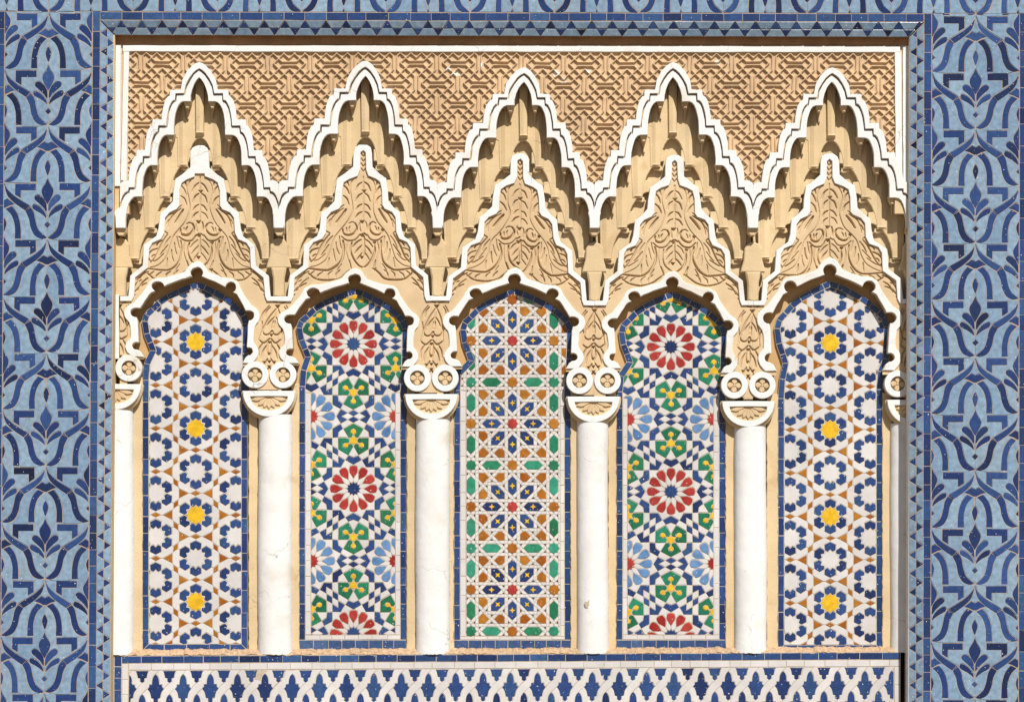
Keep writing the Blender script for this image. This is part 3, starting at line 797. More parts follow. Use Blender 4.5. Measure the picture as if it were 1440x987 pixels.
# ================================================================= LEAF ARCHES
ZA = -42.0
PA = Plane(ZA)
CX = [281, 511, 731.5, 948.5, 1166]
TIPY = [205, 204, 216.5, 218.5, 216.5]
UB = [423, 423, 422.5, 429, 429, 426]     # bottom of the white U at each pendant
PK = [(277.5, 384), (499.4, 393.5), (723.4, 393.5), (945.5, 398), (1166.7, 381)]
RL = [(181.5, 518), (397.7, 527), (629.4, 532), (852.7, 534.5), (1071, 541)]
RR = [(359, 528), (583.6, 532.5), (816, 535.5), (1032.5, 542), (1262, 540)]
LO = [(0, 205), (6, 205.6), (11, 209), (13, 216), (13.5, 236), (25, 246), (34, 252), (37, 271), (38, 284), (47, 294), (55, 300), (57.5, 322), (60.6, 332.5), (77.7, 345), (79.5, 374), (97, 388), (99.5, 417), (111.3, 417.5)]
LI0 = [(0, 245), (6.5, 245), (7.5, 249), (19, 253.5), (25.5, 258), (28, 269), (28.5, 290), (32, 295), (42.5, 299.6), (48, 307), (49.4, 328), (54, 337), (66, 342), (70.6, 350), (72, 377), (90, 391), (92, 417), (95, 424), (111.3, 424)]
LI1 = [(0, 213), (3.6, 216), (4.2, 240), (7.5, 249)] + LI0[3:]
# opening of the lobed arch, right half, relative to (277, 384)
OP2 = circle(0, 0, 8, -90, 38, 8) + smooth([(9, 6.5), (24, 12), (39.5, 20)], 3)[1:] + circle(47.5, 20.2, 7.5, -170, 65, 9) + smooth([(56, 30), (63, 42), (68.5, 53)], 3) + circle(73.5, 59.5, 7, -105, 95, 8) + [(71.6, 73), (71, 88), (70.3, 103)] + circle(73, 109.5, 5.5, -110, 100, 7) + [(68, 118), (64, 126)]
EX2 = smooth([(0, -16.5), (6, -14.5), (11, -8.5), (15.5, -1.5), (22, 1.5), (30, 4.5), (38, 7), (44, 7.6), (51, 8.8), (57.5, 13.5), (60.5, 20), (64, 27), (70, 36), (76.5, 45), (84, 50.5), (88, 58.5), (86.5, 68), (81.5, 75), (80, 86), (80, 97), (84.5, 103.5), (86.5, 111), (84, 119), (78, 126)], 2)
def archfit(path, i):
    px, py = PK[i]; l = (px - RL[i][0]) / 82.0; r = (RR[i][0] - px) / 82.0
    ky = ((RL[i][1] - py) / 143.0, (RR[i][1] - py) / 143.0)
    L = [(px - x * l, py + y * ky[0]) for x, y in reversed(path[1:])]
    return L + [(px + x * r, py + y * ky[1]) for x, y in path]
# grooves of the acanthus carving, right half, traced as (x, y) in a 5.8x enlargement about (365, 100)
LEAF = [
    (1.5, [(302, 250), (303, 400), (300, 560)]), (1.5, [(345, 250), (374, 290), (385, 340), (378, 400), (368, 450), (374, 500), (402, 560), (442, 610), (478, 655), (498, 705), (512, 765), (542, 820), (592, 858), (640, 875)]),
    (2.0, [(308, 290), (332, 308), (352, 352)]), (2.0, [(308, 365), (334, 382), (350, 425)]), (2.0, [(308, 440), (330, 452), (346, 482)]), (2.0, [(310, 492), (334, 505), (352, 536)]),
    (2.0, [(418, 252), (402, 285), (393, 318)]), (2.0, [(434, 305), (408, 332), (394, 372)]), (2.0, [(430, 382), (406, 405), (391, 446)]),
    (3.4, [(412, 478), (440, 518), (472, 566)]), (2.0, [(428, 468), (480, 508), (508, 556), (515, 602)]), (2.0, [(478, 498), (522, 520), (550, 568), (546, 618), (518, 642)]), (1.7, [(500, 540), (516, 552), (528, 580)]), (1.7, [(424, 446), (460, 470), (500, 492)]),
    (3.4, [(352, 574), (340, 604), (362, 642), (400, 655), (430, 640), (432, 612)]), (1.8, [(350, 574), (372, 566), (392, 576)]), (1.8, [(384, 596), (392, 612), (392, 634)]), (1.6, [(408, 604), (408, 630)]),
    (2.2, [(326, 650), (358, 688), (408, 690), (442, 662)]), (2.0, [(318, 560), (324, 590), (318, 625)]), (1.8, [(305, 640), (322, 655)]),
    (2.0, [(298, 660), (294, 790)]), (2.0, [(316, 682), (344, 703), (366, 738)]), (2.0, [(308, 722), (334, 748), (356, 784)]), (2.0, [(306, 772), (328, 798), (344, 824)]),
    (2.6, [(374, 706), (382, 760), (366, 818), (332, 858), (306, 872)]), (1.6, [(402, 694), (410, 760), (396, 832)]), (2.4, [(392, 830), (380, 870), (376, 894)]),
    (3.0, [(432, 690), (425, 760), (446, 832), (490, 880), (542, 896), (650, 885)]), (2.8, [(378, 890), (412, 916), (452, 950), (522, 965), (602, 955), (652, 920)]),
    (1.8, [(440, 850), (462, 886), (468, 915)]), (1.9, [(500, 902), (526, 924), (528, 955)]), (1.9, [(560, 905), (590, 924), (600, 948)]), (1.9, [(450, 892), (474, 918), (480, 946)]), (1.9, [(612, 900), (630, 915), (640, 925)]),
    (1.8, [(456, 660), (452, 700), (440, 742)]), (1.8, [(476, 702), (470, 742), (456, 782)]), (1.8, [(492, 752), (490, 792), (480, 832)]), (1.8, [(522, 812), (526, 840), (530, 880)]),
    (1.8, [(500, 662), (530, 700), (546, 742)]), (1.8, [(520, 722), (554, 768), (572, 792)]), (1.8, [(546, 782), (590, 818), (622, 832)]), (2.4, [(520, 650), (552, 692), (576, 742), (602, 800), (640, 842)]),
    (2.2, [(590, 742), (630, 760), (652, 802), (640, 832)]), (2.2, [(560, 690), (586, 700), (600, 726)]), (1.8, [(600, 785), (618, 790), (630, 806)]),
    (1.8, [(668, 985), (700, 1000), (726, 1035)]), (1.8, [(735, 925), (752, 950), (770, 985)]), (1.8, [(708, 1000), (716, 1020), (742, 1042)]), (2.2, [(650, 905), (690, 925), (728, 975), (756, 1020), (775, 1078)]), (1.8, [(760, 1020), (775, 1030), (790, 1030)]), (1.8, [(770, 1060), (790, 1075), (815, 1075)]), (1.8, [(785, 1090), (805, 1110), (830, 1120)]), (2.0, [(672, 900), (700, 930), (730, 960)]), (2.0, [(690, 880), (725, 900), (748, 930)]), (2.0, [(655, 950), (690, 975), (715, 1010)]), (2.0, [(700, 960), (735, 985), (752, 1020)]), (2.0, [(720, 1010), (745, 1040), (775, 1050)]), (2.0, [(762, 990), (770, 1030), (790, 1060)]), (2.0, [(740, 1060), (765, 1080), (795, 1085)]),
]
DOTS = [(303, 350, 2.6), (292, 562, 2.8), (290, 656, 2.8), (287, 806, 2.6), (385, 708, 2.2), (440, 618, 2.0), (378, 892, 2.4)]
# palmette on the neck between two arches, about the neck's axis; picture pixels at the first neck
NECK = [(2.0, [(0, 430), (0, 456)]), (2.2, [(1, 434), (8, 446), (13, 462), (14, 472)]), (2.0, [(1, 446), (6, 452), (9, 458)]), (2.4, circle(7, 464, 6.5, -40, 175, 8)), (2.0, [(1, 452), (1, 462)]),
        (2.4, [(1, 476), (8, 482), (15, 478)]), (2.2, [(2, 480), (3, 492), (0, 502)]), (2.2, [(4, 486), (9, 494), (11, 504)]), (2.2, [(9, 482), (14, 490), (15, 500)]), (2.0, [(2, 504), (6, 510), (9, 518)]), (1.8, [(12, 430), (18, 440), (20, 452)]), (1.8, [(17, 452), (14, 466), (16, 478)]),
        (2.6, [(0, 516), (6, 524)]), (2.0, [(10, 432), (14, 438), (14, 446)])]
NDOT = [(0, 431, 3), (0, 471, 2.4), (0, 481, 2.2), (0, 497, 2.2), (0, 508, 2.2), (7, 509, 2.0), (0, 515, 2)]

def carve(X, Y, strokes, dots, depth=4.3):
    Z = np.zeros(X.shape); xs, ys = X[0], Y[:, 0]
    for wd, pts in strokes:
        if len(pts) > 2: pts = smooth(pts, 4)
        L = len(pts)
        for k in range(1, L):
            (x0, y0), (x1, y1) = pts[k - 1], pts[k]
            taper = .45 + .55 * math.sin(math.pi * min(1, max(0, (k - .5) / (L - 1))))
            wv_ = wd * .43 * (.6 + .45 * taper); m = wv_ * 2.6
            i0, i1 = np.searchsorted(xs, (min(x0, x1) - m, max(x0, x1) + m)); j0, j1 = np.searchsorted(ys, (min(y0, y1) - m, max(y0, y1) + m))
            if i1 <= i0 or j1 <= j0: continue
            sx, sy = X[j0:j1, i0:i1], Y[j0:j1, i0:i1]; dx, dy = x1 - x0, y1 - y0; q = dx * dx + dy * dy + 1e-9
            tt = np.clip(((sx - x0) * dx + (sy - y0) * dy) / q, 0, 1); d = np.hypot(sx - x0 - tt * dx, sy - y0 - tt * dy)
            h = -depth * (.5 + .5 * taper) * min(1.25, wd / 2.2) * np.exp(-(d / wv_) ** 4)
            Z[j0:j1, i0:i1] = np.minimum(Z[j0:j1, i0:i1], h)
    for x0, y0, r in dots:
        i0, i1 = np.searchsorted(xs, (x0 - 2 * r, x0 + 2 * r)); j0, j1 = np.searchsorted(ys, (y0 - 2 * r, y0 + 2 * r))
        if i1 <= i0 or j1 <= j0: continue
        sx, sy = X[j0:j1, i0:i1], Y[j0:j1, i0:i1]; dd = np.maximum(np.abs(sx - x0) + (sy - y0) * .6, -(sy - y0) * 1.2)
        Z[j0:j1, i0:i1] = np.minimum(Z[j0:j1, i0:i1], -6 * np.clip((r - dd) / r * 2.2, 0, 1))
    return Z
ARCH_LAB = ['lobed white arch with acanthus carving at the far left, solid white tip', 'lobed white arch with acanthus carving over the left red rosette mosaic', 'lobed white arch with acanthus carving in the middle, over the octagon strapwork mosaic', 'lobed white arch with acanthus carving over the right red rosette mosaic', 'lobed white arch with acanthus carving at the far right, partly in shade']
def leaf_arch(i):
    cx = CX[i]; ty = TIPY[i]
    t = thing('lobed_arch', ARCH_LAB[i], 'arch', PA.world(PK[i][0], RL[i][1], ZA), 'lobed arches over the mosaic panels')
    xl, xr = JX[i], JX[i + 1]
    def fit2(path):
        l = (cx - xl) / 111.3; r = (xr - cx) / 111.3
        f = lambda y, b: ty + (y - 205) * (b - ty) / 218.0
        wb = lambda: random.uniform(-.35, .35)
        L = [(cx - x * l + wb(), f(y, UB[i]) + wb()) for x, y in reversed(path[1:])]
        return L + [(cx + x * r + wb(), f(y, UB[i + 1]) + wb()) for x, y in path]
    lo, li = fit2(LO), fit2(LI1 if i else LI0)
    prism('leaf_outline', lo + li[::-1], PA, -53, ZA + 3.2, M['white'], t, bev=.7)
    # carved field
    step = .52
    xs = np.arange(xl - .5, xr + .6, step); ys = np.arange(ty + 4, 560, step); X, Y = np.meshgrid(xs, ys)
    l = (cx - xl) / 111.3; r = (xr - cx) / 111.3
    def conv(pts, s_):
        o = []
        for x, y in pts:
            dx = (x - 300) / 5.195 / .939; yy = 205 + (y / 5.195 - 6.5) * 1.0583; b = UB[i + 1] if s_ > 0 else UB[i]
            wob_ = .5 * math.sin(yy * .21 + i * 1.7 + s_)
            o.append((cx + s_ * dx * (r if s_ > 0 else l) + wob_, ty + (yy - 205) * (b - ty) / 218.0 + .5 * math.sin(dx * .23 + i)))
        return o
    st = []; dt = []
    for wd, pts in LEAF:
        for s_ in (1, -1): st.append((wd * random.uniform(.8, 1.15), conv(pts, s_)))
    for x, y, rr in DOTS: dt.append((*conv([(x, y)], 1)[0], rr))
    for s_, jx, rg in ((-1, xl, RL[i]), (1, xr, RR[i])):
        ub = UB[i] if s_ < 0 else UB[i + 1]
        nx = {0: 162, 1: 378.5, 2: 606.5, 3: 834.5, 4: 1052, 5: 1283}[i if s_ < 0 else i + 1]
        ym = lambda y: ub + (y - 423) * (rg[1] - ub) / 104.5
        xm = lambda y: jx + (nx - jx) * min(1, max(0, (y - 423) / 60))
        for wd, pts in NECK:
            for m in (1, -1): st.append((wd, [(xm(y) + m * x, ym(y)) for x, y in pts]))
        for x, y, rr in NDOT: dt.append((xm(y) + x, ym(y), rr)); dt.append((xm(y) - x, ym(y), rr))
    if i: 
        for k in range(4): st.append((1.8, [(cx - 3, ty + 12 + 7 * k), (cx, ty + 16 + 7 * k), (cx + 3, ty + 12 + 7 * k)]))
    Z = carve(X, Y, st, dt)
    Z += -1.3 * np.exp(-((np.sin(X * .11 + i) + np.cos(Y * .093)) ** 2)) * .4 + RNG.normal(0, .035, X.shape) + ZA
    keep_poly = li + [(xr + 1, li[-1][1]), (xr + 1, 560), (xl - 1, 560), (xl - 1, li[0][1])]
    op, ex = archfit(OP2, i), archfit(EX2, i)
    mid = [((a[0]), a[1]) for a in op]
    hole = op + [(op[-1][0], 600), (op[0][0], 600)]
    cxg = (X[:-1, :-1] + X[1:, 1:]) / 2; cyg = (Y[:-1, :-1] + Y[1:, 1:]) / 2
    ko = np_pip([(x, y - 1.5) for x, y in keep_poly], cxg, cyg) & ~np_pip(hole, cxg, cyg)
    ko &= (np.hypot(cxg - RL[i][0], cyg - RL[i][1]) > 15) & (np.hypot(cxg - RR[i][0], cyg - RR[i][1]) > 15)
    ko &= (cyg < max(RL[i][1], RR[i][1]) + 20)
    for rg, q, sd in ((RL[i], i, cxg < cx), (RR[i], i + 1, cxg >= cx)):
        n_ = (162, 378.5, 606.5, 834.5, 1052, 1283)[q]; ko &= ~sd | (cyg < rg[1] - 13) | (np.abs(cxg - n_) < 17)
    heightfield('carved_leaves', X, Y, Z, ko, PA, M['carved'], t, ZA)
    # white lobed band with its ochre jamb
    wv = lambda p, a=.3: [(x + random.uniform(-a, a), y + random.uniform(-a, a)) for x, y in p]
    prism('arch_band', wv(op) + wv(ex)[::-1], PA, ZA - 2, ZA + 2.6, M['white'], t, bev=.8)
    opi = archfit([(x * (1 + 0), y + .4) for x, y in OP2], i)
    prism('arch_jamb', opi + [(x, y - 2) for x, y in ex][::-1], PA, -66, ZA - 1.6, M['tan'], t, bev=0)
    return t
for i in range(5): leaf_arch(i)

PEND_LAB = ['half plaster pendant against the left tile border', 'plaster pendant in a white U between the first and second lobed arches', 'plaster pendant in a white U left of the middle arch', 'plaster pendant in a white U right of the middle arch', 'plaster pendant in a white U between the fourth and fifth lobed arches', 'half plaster pendant in shade against the right tile border']
def pendant(k):
    x = JX[k]; dy = UB[k] - 423
    t = thing('plaster_pendant', PEND_LAB[k], 'pendant', PA.world(x, UB[k], ZA), 'plaster pendants between the arches')
    c0 = lambda p: [(max(150, min(1292, x + a)), b + dy) for a, b in p]
    prism('pendant_block', c0([(-12, 344), (-8, 337), (0, 334), (8, 337), (12, 344), (13, 360), (17, 374), (17, 377), (-17, 377), (-17, 374), (-13, 360)]), PA, -53, ZA + 1, M['tan'], t, bev=1.5)
    prism('pendant_stem', c0([(-11, 376), (11, 376), (8, 392), (7.5, 416), (3, 418.5), (-3, 418), (-7.5, 416), (-8, 392)]), PA, -53, ZA + 1.8, M['tan'], t, bev=2.2)
    prism('white_tip', [(max(150, min(1292, x + a)), b) for a, b in ((-9, 299), (0, 290), (9, 299), (7, 306), (6.4, 321), (-6.4, 321), (-7, 306))], PU, -40, -20.6, M['white'], t, bev=.8)
    if k == 0: prism('white_edge', [(159, 414), (167.5, 414), (167, 440), (168, 470), (167.5, 505), (159, 505)], PA, -53, ZA + 2.2, M['white'], t, bev=.7)
    prism('pendant_cap', c0([(-6.5, 318 - dy), (6.5, 318 - dy), (7, 326 - dy), (3, 331 - dy), (-3, 331 - dy), (-7, 326 - dy)]), PU, -50, -27, M['tan'], t, bev=1)
    return t
for k in range(6): pendant(k)

# ================================================================= COLUMNS
COLS = [(162, 518, 136, 187), (378.5, 527.5, 361.5, 410.5), (606.5, 532, 583.5, 632.5), (834.5, 535.5, 811.5, 856), (1052, 542, 1033, 1079), (1284, 540, 1253, 1312)]
COL_LAB = ['half white column against the left tile border with one scroll showing', 'white column between the yellow star mosaic and the left red rosette mosaic', 'white column left of the octagon strapwork mosaic', 'white column right of the octagon strapwork mosaic with a chipped spot low on its shaft', 'white column between the right red rosette mosaic and the far right star mosaic', 'half white column in the shade of the right tile border']
PILL = [(None, (187, 200)), ((349.5, 362), (410, 420.5)), ((572, 584), (632, 638)), ((802.5, 812), (855.5, 866.5)), ((1020.5, 1033.5), (1078.5, 1094)), ((1241, 1254), None)]
ZC = -45.0
PC = Plane(ZC)
def column(k):
    cx, ry, x0, x1 = COLS[k]
    t = thing('column', COL_LAB[k], 'column', PC.world(cx, 916, -55), 'white columns between the mosaic panels', 'thing')
    only = 1 if k == 0 else (-1 if k == 5 else 0)
    lim = lambda p: [(min(1296, max(148, x)), y) for x, y in p]
    # shaft
    ytop, yb = ry + 55, 920.5 - (x0 - 160) * .003
    nx, ny = 28, 70; V, F = [], []; uc, vc = (x0 + x1) / 2, (ytop + yb) / 2; hw = (x1 - x0) / 2
    ph = [random.uniform(0, 6.28) for _ in range(6)]
    for j in range(ny + 1):
        v = ytop + (yb - ytop) * j / ny
        e = hw * (1 + .012 * math.sin(v * .02 + ph[0]) + .006 * math.sin(v * .09 + ph[1])); flare = 1 + .02 * max(0, (v - yb + 25) / 25)
        off = .5 * math.sin(v * .017 + ph[2])
        for i_ in range(nx + 1):
            a = math.pi * i_ / nx
            u = uc + off - e * flare * math.cos(a); z = 22.0 * math.sin(a) ** .8 + .3 * math.sin(v * .05 + ph[3]) + .25 * math.sin(a * 2 + v * .011 + ph[4]) + random.gauss(0, .05)
            V.append((*PC.local(u, v + (random.uniform(-.6, .6) if j == ny else 0), uc, vc), z * S))
    for j in range(ny):
        for i_ in range(nx):
            a = j * (nx + 1) + i_; F.append((a + nx + 1, a + nx + 2, a + 1, a))
    me = bpy.data.meshes.new('shaft'); me.from_pydata(V, [], F); me.materials.append(M['white'])
    me.polygons.foreach_set('use_smooth', [True] * len(F)); me.update()
    W = PC.world(uc, vc, -62); o = link('shaft', me, t, W, PC.R)
    for pr in PILL[k]:
        if pr is None: continue
        a, b = pr; n = 60; ys = [ry + 12 + (916 - ry - 12) * i_ / n for i_ in range(n + 1)]
        L = [(a + random.uniform(-.7, .5), y) for y in ys]; R_ = [(b + random.uniform(-.5, .7), y) for y in ys]
        prism('plaster_reveal', L + R_[::-1], Plane(-57), -66, -58.5, M['tan'], t, bev=.8)
    if k == 3:
        prism('bare_patch', [(821.5, 848), (823, 845), (826, 845.5), (828, 842.5), (831, 843), (832.5, 846), (830, 849), (831, 852), (827, 851), (826.5, 855), (823, 853)], PC, -46, -40.3, M['grout_pale'], t, bev=.15)
    # capital
    cap = prism('capital', lim([(cx - 38, ry + 22), (cx + 38, ry + 22)] + circle(cx, ry + 25, 39, 0, 180, 18, 39)), PC, -66, ZC + 1, M['tan'], t, bev=3.5)
    sides = [s_ for s_ in (-1, 1) if not only or s_ == only]
    allsides = (-1, 1)
    for s_ in allsides:
        rx = cx + s_ * 19.6
        if only == 1 and s_ == -1: continue
        if rx > 1320: continue
        if k == 0: rx = 181.5
        if k == 5: rx = 1262 if s_ < 0 else 1301
        if rx > 1290: continue
        ring('scroll', circle(rx, ry, 18.8, n=40), circle(rx, ry, 10.3, n=40), PC, -50, ZC + 5.6, M['white'], cap, bev=.8)
        prism('scroll_drum', circle(rx, ry, 18.9, n=32), PC, -66, ZC - 3, M['tan'], cap, bev=0)
        for a in range(4):
            pet = smooth([(1.0, 0), (4, -3.5), (7.6, -3.6), (10.3, 0), (7.6, 3.6), (4, 3.5)], 2, True)
            prism('flower_petal', shift(rot(pet, math.radians(90 * a + 4)), rx, ry), PC, -50, ZC + 2.5, M['carved'], cap, bev=1)
        prism('flower_eye', circle(rx, ry, 1.8, n=10), PC, -50, ZC + 3.0, M['carved'], cap, bev=.6)
    prism('plain_block', lim([(cx - 9, ry + 12), (cx, ry + 3), (cx + 9, ry + 12), (cx + 6, ry + 20), (cx - 6, ry + 20)]), PC, -56, ZC + 2.6, M['carved'], cap, bev=1.2) if not only else None
    n = 26
    outer = [(cx - 37, ry + 22.3), (cx, ry + 22.0), (cx + 37, ry + 22.3)] + circle(cx, ry + 24, 36.6, 3, 177, n, 34.5)
    inner = [(cx - 26.5, ry + 30), (cx, ry + 29.7), (cx + 26.5, ry + 30)] + circle(cx, ry + 31, 26, 3, 177, n, 19)
    outer, inner = lim(outer), lim(inner)
    ring('half_moon_frame', outer, inner, PC, -50, ZC + 5, M['white'], cap, bev=.8)
    for a in (12, 39, 65, 90, 115, 141, 168):
        pet = smooth([(3.5, 0), (9, -2.4), (14, -3.3), (18.5, -.6), (18.5, .6), (14, 3.3), (9, 2.4)], 2, True)
        L_ = 1.30 if (a < 30 or a > 150) else 1.05 if (a < 50 or a > 130) else .92
        q = shift(rot([(x * L_, y) for x, y in pet], math.radians(a)), cx, ry + 30)
        q = [(x, y) for x, y in q]
        if only and (min(p[0] for p in q) < 150 or max(p[0] for p in q) > 1296): continue
        prism('fan_leaf', q, PC, -50, ZC + 3.4, M['carved'], cap, bev=1)
    return t
for k in range(6): column(k)

# ================================================================= MOSAICS
ZM = -61.0
PM = Plane(ZM)
HEX = lambda a: None
def star(n, ro, ri, a0=0):
    return [((ro if k % 2 == 0 else ri) * math.cos(a0 + math.pi * k / n), (ro if k % 2 == 0 else ri) * math.sin(a0 + math.pi * k / n)) for k in range(2 * n)]
def contour(i, XL, XR, yb):
    """outer edge of the mosaic's blue border"""
    px, py = PK[i]; l = (px - RL[i][0]) / 82.0; r = (RR[i][0] - px) / 82.0
    kl, kr = (RL[i][1] - py) / 143.0, (RR[i][1] - py) / 143.0
    R_ = [(0, 12), (12, 16), (26, 23), (40, 31), (52, 40), (62, 49), (69, 57), (73, 70), (72.5, 100), (72, 112)]
    L_ = [(9, 16), (24, 24), (37, 32), (48, 41), (56, 51), (64, 60), (67, 72), (64.5, 92), (60, 106), (57, 116)]
    p = [(px + x * r, py + y * kr) for x, y in R_] + [(XR + 2, py + 128 * kr), (XR, py + 150 * kr), (XR, yb), (XL, yb), (XL, py + 160 * kl), (XL + 2, py + 135 * kl)]
    return p + [(px - x * l, py + y * kl) for x, y in reversed(L_)]
def ccw(p): return p if area2(p) > 0 else p[::-1]
def cut_border(t, outer, inner, step, mat, name, skip=None):
    """border tiles between two matching outlines"""
    n = len(outer)
    for i in range(n):
        a0, a1 = outer[i - 1], outer[i]; b0, b1 = inner[i - 1], inner[i]
        L = math.hypot(a1[0] - a0[0], a1[1] - a0[1]); m = max(1, round(L / step))
        cuts = [0] + sorted((k + random.uniform(-.18, .18)) / m for k in range(1, m)) + [1]
        for c0, c1 in zip(cuts, cuts[1:]):
            f = lambda p, q, t_: (p[0] + (q[0] - p[0]) * t_, p[1] + (q[1] - p[1]) * t_)
            def foot(c):
                if c in (0, 1): return f(b0, b1, c)
                p = f(a0, a1, c); dx, dy = a1[0] - a0[0], a1[1] - a0[1]; ex, ey = b1[0] - b0[0], b1[1] - b0[1]; den = ex * dx + ey * dy
                if abs(den) < 1e-6: return f(b0, b1, c)
                return f(b0, b1, min(1, max(0, ((p[0] - b0[0]) * dx + (p[1] - b0[1]) * dy) / den)))
            q = ccw([f(a0, a1, c0), f(a0, a1, c1), foot(c1), foot(c0)])
            if abs(area2(q)) < 6: continue
            tiles(t, PM, [(q, name, mat, 0)], [], q, None, ZM, gap=.5)
def mosaic_base(t, outer):
    prism('mortar_bed', outer, PM, -66, ZM - .5, M['grout_pale'], t, bev=0)

def star_mosaic(i, label, XL, XR, xl, xr, cx, y0, p, yb):
    t = thing('mosaic_panel', label, 'mosaic', PM.world(cx, yb, ZM), 'mosaic panels between the columns')
    outer = ccw(contour(i, XL, XR, yb)); inner = inset(outer, 8.6)
    mosaic_base(t, outer); cut_border(t, outer, inner, 27, 'blue', 'border_tile')
    sh, jo = [], []; dx = 56.3; a = 60.0
    for row in range(-14, 8):
        for c in (-2, -1, 0, 1, 2):
            if (row + c) % 2: continue
            sx, sy = cx + c * dx, y0 + row * p / 2
            if sy < 370 or sy > yb + 40: continue
            st = [(x + sx, y + sy) for x, y in star(12, 14.4, 11.4, math.pi / 2)]
            yel = c == 0 and ((row // 2) % 2 == 0)
            sh.append((st, 'star_tile', 'yellow' if yel else 'white_tile', 0))
            for k in range(6):
                pet = [(0, 25.2), (8.0, 21.2), (7.5, 13.2), (3.0, 11.2), (0, 14.4), (-3.0, 11.2), (-7.5, 13.2), (-8.0, 21.2)]
                q = [(sx + x * 1.03, sy + y) for x, y in rot(pet, math.radians(60 * k))]
                sh.append((q, 'hexagon_tile', 'blue', 0))
                e = rot([(0, 25.2)], math.radians(60 * k))[0]; e = (sx + e[0] * 1.03, sy + e[1])
                nx_, ny_ = min(((sx + u * dx, sy + w_ * p / 2) for u, w_ in ((0, 2), (0, -2), (1, 1), (1, -1), (-1, 1), (-1, -1))), key=lambda q: math.hypot(q[0] - 2 * e[0] + sx, q[1] - 2 * e[1] + sy))
                L_ = math.hypot(nx_ - sx, ny_ - sy); jo.append((e, (sx + (nx_ - sx) * (.5 - 3.7 / L_), sy + (ny_ - sy) * (.5 - 3.7 / L_))))
    def lat(row, c): return cx + c * dx, y0 + row * p / 2
    for row in range(-14, 8):
        for c in (-2, -1, 0, 1, 2):
            if (row + c) % 2: continue
            A = lat(row, c)
            if A[1] < 360: continue
            nb = [lat(row + 2, c), lat(row + 1, c + 1), lat(row - 1, c + 1)]
            for B in nb:
                mx, my = (A[0] + B[0]) / 2, (A[1] + B[1]) / 2; d = math.hypot(B[0] - A[0], B[1] - A[1]); ux, uy = (B[0] - A[0]) / d, (B[1] - A[1]) / d
                L_ = 7.2; h = 3.7
                sh.append(([(mx - uy * L_, my + ux * L_), (mx + ux * h, my + uy * h), (mx + uy * L_, my - ux * L_), (mx - ux * h, my - uy * h)], 'rhombus_tile', 'ochre', 0))
                jo.append(((mx - uy * 14, my + ux * 14), (mx - uy * 6, my + ux * 6))); jo.append(((mx + uy * 14, my - ux * 14), (mx + uy * 6, my - ux * 6)))
            for (B, Cc) in ((lat(row + 2, c), lat(row + 1, c + 1)), (lat(row + 2, c), lat(row + 1, c - 1))):
                gx, gy = (A[0] + B[0] + Cc[0]) / 3, (A[1] + B[1] + Cc[1]) / 3; tri = []
                for P, Q in ((A, B), (B, Cc), (Cc, A)):
                    mx, my = (P[0] + Q[0]) / 2, (P[1] + Q[1]) / 2; d = math.hypot(mx - gx, my - gy)
                    tri.append((gx + (mx - gx) / d * 9.0, gy + (my - gy) / d * 9.0))
                sh.append((ccw(tri), 'triangle_tile', 'ochre', 0))
    tiles(t, PM, sh, jo, inner, ('white_tile', 'white_tile'), ZM)
star_mosaic(0, 'mosaic of blue petals with white and yellow stars, far left panel', 200.5, 348, 210, 338, 275.2, 724, 60.8, 914)
star_mosaic(4, 'mosaic of blue petals with white and yellow stars, far right panel', 1094, 1241, 1103, 1231, 1167.5, 726, 60.9, 915)

